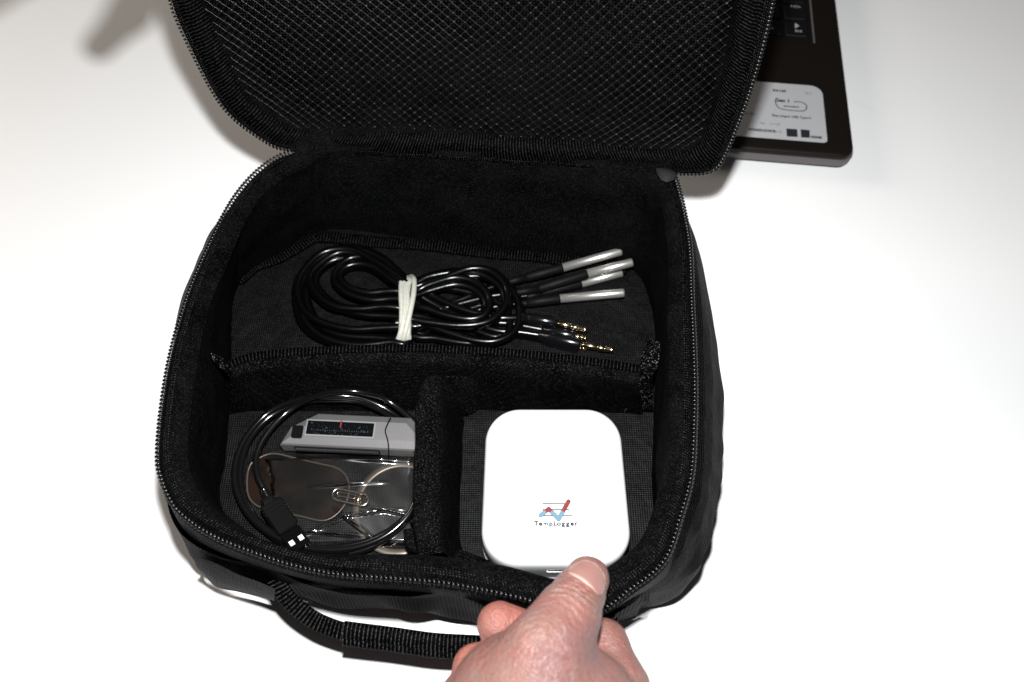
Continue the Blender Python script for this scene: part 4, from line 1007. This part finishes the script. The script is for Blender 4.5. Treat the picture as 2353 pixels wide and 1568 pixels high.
def smin(a, b, k):
    h = np.clip(0.5+0.5*(b-a)/k, 0, 1); return b*(1-h)+a*h-k*h*(1-h)
def K(x, y, z): px, py = f4(x, y); return P(px, py, z)
# right hand: thumb over the front rim, index and middle curled under it
T0 = K(1256, 380, .1000); T1 = K(1190, 500, .1045); T2 = K(1112, 655, .1110); T3 = K(960, 900, .1160); T4 = K(900, 1190, .1130)
PRIM = [ (T0, T1, .0091, .0106), (T1, T2, .0106, .0126), (T2, T3, .0124, .0142), (T3, T4, .0142, .0180) ]
def hand_field(p):
    th = cap(p, *PRIM[0])
    th = smin(th, cap(p, *PRIM[1]), .002); th = smin(th, cap(p, *PRIM[2]), .004); th = smin(th, cap(p, *PRIM[3]), .008)
    back = cap(p, K(790, 1270, .098), K(1190, 1370, .094), .0240, .0250)
    back = smin(back, cap(p, K(860, 1400, .090), K(1000, 2000, .100), .034, .030), .012)
    th = smin(th, back, .009)
    # index: from the knuckle on the right, under the thumb, tip showing on the left
    ix = cap(p, K(1478, 1150, .086), K(1368, 850, .080), .0128, .0098)
    ix = smin(ix, cap(p, K(1370, 850, .080), K(1060, 760, .072), .0100, .0095), .004)
    f = smin(th, ix, .0022)
    tip = cap(p, K(636, 705, .080), K(900, 800, .074), .0096, .0094)
    f = smin(f, tip, .0009)
    mid = cap(p, K(470, 1010, .080), K(760, 1130, .078), .0098, .0110)
    f = smin(f, mid, .0030)
    rg = cap(p, K(380, 1210, .080), K(760, 1330, .076), .0095, .011)
    f = smin(f, rg, .003)
    return f
h_ = 0.00085
lo3 = np.min([K(150, 150, .04), K(150, 1900, .04), K(150, 1900, .14)], 0); hi3 = np.max([K(1500, 150, .10), K(1900, 1500, .04), K(1800, 1500, .13)], 0)
lo3 = np.array([K(180, 1200, .06)[0]-.012, K(900, 1900, .10)[1]-.01, .040]); hi3 = np.array([K(1700, 1200, .06)[0]+.02, K(1266, 200, .1)[1]+.006, .150])
gx, gy, gz_ = [np.arange(lo3[a], hi3[a], h_) for a in range(3)]
fld = np.empty((len(gx), len(gy), len(gz_)), dtype=np.float32)
YY, ZZ = np.meshgrid(gy, gz_, indexing='ij')
for i in range(0, len(gx), 16):
    XX = gx[i:i+16]; p = np.empty((len(XX), len(gy), len(gz_), 3), dtype=np.float32)
    p[..., 0] = XX[:, None, None]; p[..., 1] = YY; p[..., 2] = ZZ; fld[i:i+16] = hand_field(p)
hv, hf = surface_nets(fld, lo3, h_)
# normals for displacement
e_ = 0.0005
def grad(v): return np.stack([hand_field(v+np.eye(3)[a]*e_)-hand_field(v-np.eye(3)[a]*e_) for a in range(3)], 1)
nm_ = grad(hv); nm_ /= np.linalg.norm(nm_, axis=1)[:, None]+1e-9
ax_ = (T0-T2)/np.linalg.norm(T0-T2); up_ = np.array([0, 0, 1.]); sd_ = np.cross(ax_, up_); sd_ /= np.linalg.norm(sd_)
s_ = (hv-T2) @ ax_; l_ = (hv-T2) @ sd_; dth = cap(hv, T1, T3, .0106, .0142)
tm = np.clip((nm_ @ up_)*1.4, 0, 1)*np.exp(-(np.maximum(dth, 0)/.004)**2)
wr = np.sin(2*math.pi*(s_-0.11*(l_**2)*100*0.35)/0.0029+0.8*np.sin(l_*500))
env = np.exp(-((s_-0.003)/0.0075)**2)*np.exp(-(l_/0.012)**2)
disp = tm*env*(0.00075*wr-0.0001)
s2 = s_+0.002*np.sin(l_*260)+0.0015*np.sin(hv @ np.array([150., 90, 210]))
thumbm = np.clip((nm_ @ up_)*1.3, 0, 1)*np.exp(-(np.maximum(dth, 0)/.006)**2)*np.clip((s_+.05)/.02, 0, 1)*np.clip((.018-s_)/.006, 0, 1)
disp = disp+thumbm*0.00015*np.sin(2*math.pi*s2/0.0037+2.2*np.sin(l_*330))+0.00015*np.clip(nm_ @ up_, 0, 1)*np.sin(hv @ np.array([520., 380, 0])+2.5*np.sin(hv @ np.array([-160., 230, 90])))
fine = np.sin(hv @ np.array([900., 300, 500])+2*np.sin(hv @ np.array([200., 700, 100])))*0.00004
hv2 = hv+nm_*(disp+fine)[:, None]
person = empty('person', K(900, 1300, 0.0), 'right hand gripping the front rim of the black case, thumb with nail on top', 'person')
ho = mesh_obj('hand', hv2, hf, M['skin'], person)
tipd = np.minimum(cap(hv, K(640, 700, .080), K(760, 745, .078), .0088, .0092), cap(hv, K(440, 985, .082), K(600, 1060, .078), .0092, .0105))
wm = np.exp(-(np.maximum(tipd, 0)/.0015)**2)*0.85
att = ho.data.attributes.new('warm', 'FLOAT', 'POINT'); 
if len(ho.data.vertices) == len(wm): att.data.foreach_set('value', wm.astype(np.float32))
# thumb nail: patch lifted off the tip, found by marching the sight lines onto it
def thumb_only(p): return smin(cap(p, *PRIM[0]), cap(p, *PRIM[1]), .002)
def march(px, py, f, lift=0.0):
    d = ray(px, py); d = d/np.linalg.norm(d); t = 0.2
    for _ in range(60):
        s = float(f((CAM+d*t)[None])[0])-lift; t += s*0.9
        if abs(s) < 1e-6 or t > 0.6: break
    return CAM+d*t
nail_o = [(1124, 330), (1160, 352), (1225, 385), (1285, 435), (1332, 497), (1372, 480), (1385, 410), (1372, 345), (1325, 285), (1258, 254), (1185, 265), (1140, 295)]
no = crom([(x, y, 0) for x, y in nail_o], 4, closed=True)[:, :2]; cn = np.array([1262., 360.])
rings_n = []; 
for k, lift in ((1.0, -0.0001), (0.985, 0.00045), (0.93, 0.0006), (0.8, 0.0007), (0.6, 0.00075), (0.4, 0.0008), (0.2, 0.0008)):
    rg_ = []
    for q in no:
        c_ = cn+(q-cn)*k; px, py = f4(*c_); rg_.append(march(px, py, thumb_only, lift))
    rings_n.append(np.array(rg_))
loft('thumb_nail', rings_n, M['nail'], person, cap_last=True)
# cuticle fold along the nail's root
cp = [march(*f4(x, y), thumb_only, 0.0003) for x, y in ((1122, 338), (1160, 356), (1222, 390), (1280, 440), (1325, 497))]
cpd = crom(cp, 6); nn_ = len(cpd); rad_ = 0.00105*np.clip(np.sin(np.linspace(0.15, math.pi-0.15, nn_)), .35, 1)
tube('nail_fold', cpd, rad_*0.8, M['cuticle'], person, 8)
ep = [march(*f4(x, y), thumb_only, 0.0004) for x, y in ((1137, 300), (1185, 268), (1258, 256), (1322, 287), (1368, 345), (1382, 408), (1370, 475))]
epd = crom(ep, 6); tube('nail_edge', epd, 0.00022, base_mat('nail_free_edge', (0.24, 0.16, 0.13), .4)[0], person, 6)
# sleeve, beyond the picture's lower edge
wp = [K(1000, 1900, .100), K(1010, 2100, .102)+np.array([0, -.02, 0]), K(1010, 2100, .102)+np.array([0.01, -.14, .01])]
tube('sleeve', crom(wp, 6), 0.036, M['sleeve'], person, 24)
# left hand holding the lid's far edge: only its shadow falls in the picture
def SH(px, py, z):
    t_ = P(px, py, 0); return FLASH+(t_-FLASH)*((FLASH[2]-z)/FLASH[2])
def lh(p):
    f = cap(p, SH(226, 108, .205), SH(300, 30, .215), .0068, .0085)
    f = smin(f, cap(p, SH(300, 30, .215), SH(360, -120, .235), .0085, .0100), .006)
    f = smin(f, cap(p, SH(360, -120, .235), SH(150, -240, .25), .013, .022), .012)
    f = smin(f, cap(p, SH(150, -240, .25), SH(-160, -90, .25), .026, .030), .02)
    f = smin(f, cap(p, SH(420, -60, .235), SH(380, -180, .24), .0085, .0095), .008)
    f = smin(f, cap(p, SH(470, -90, .235), SH(380, -220, .24), .0085, .0095), .008)
    return f
q_ = np.array([SH(226, 108, .205), SH(360, -120, .235), SH(150, -240, .25), SH(-160, -90, .25), SH(470, -90, .235)])
lo4 = q_.min(0)-.036; hi4 = q_.max(0)+.036; h4 = .0016
g4 = [np.arange(lo4[a], hi4[a], h4) for a in range(3)]; G = np.stack(np.meshgrid(*g4, indexing='ij'), -1).astype(np.float32)
v4, f4_ = surface_nets(lh(G).astype(np.float32), lo4, h4)
mesh_obj('left_hand', v4, f4_, M['skin'], person)
settle(person)
print('tris', sum(len(o.data.polygons) for o in bpy.data.objects if o.type == 'MESH'))
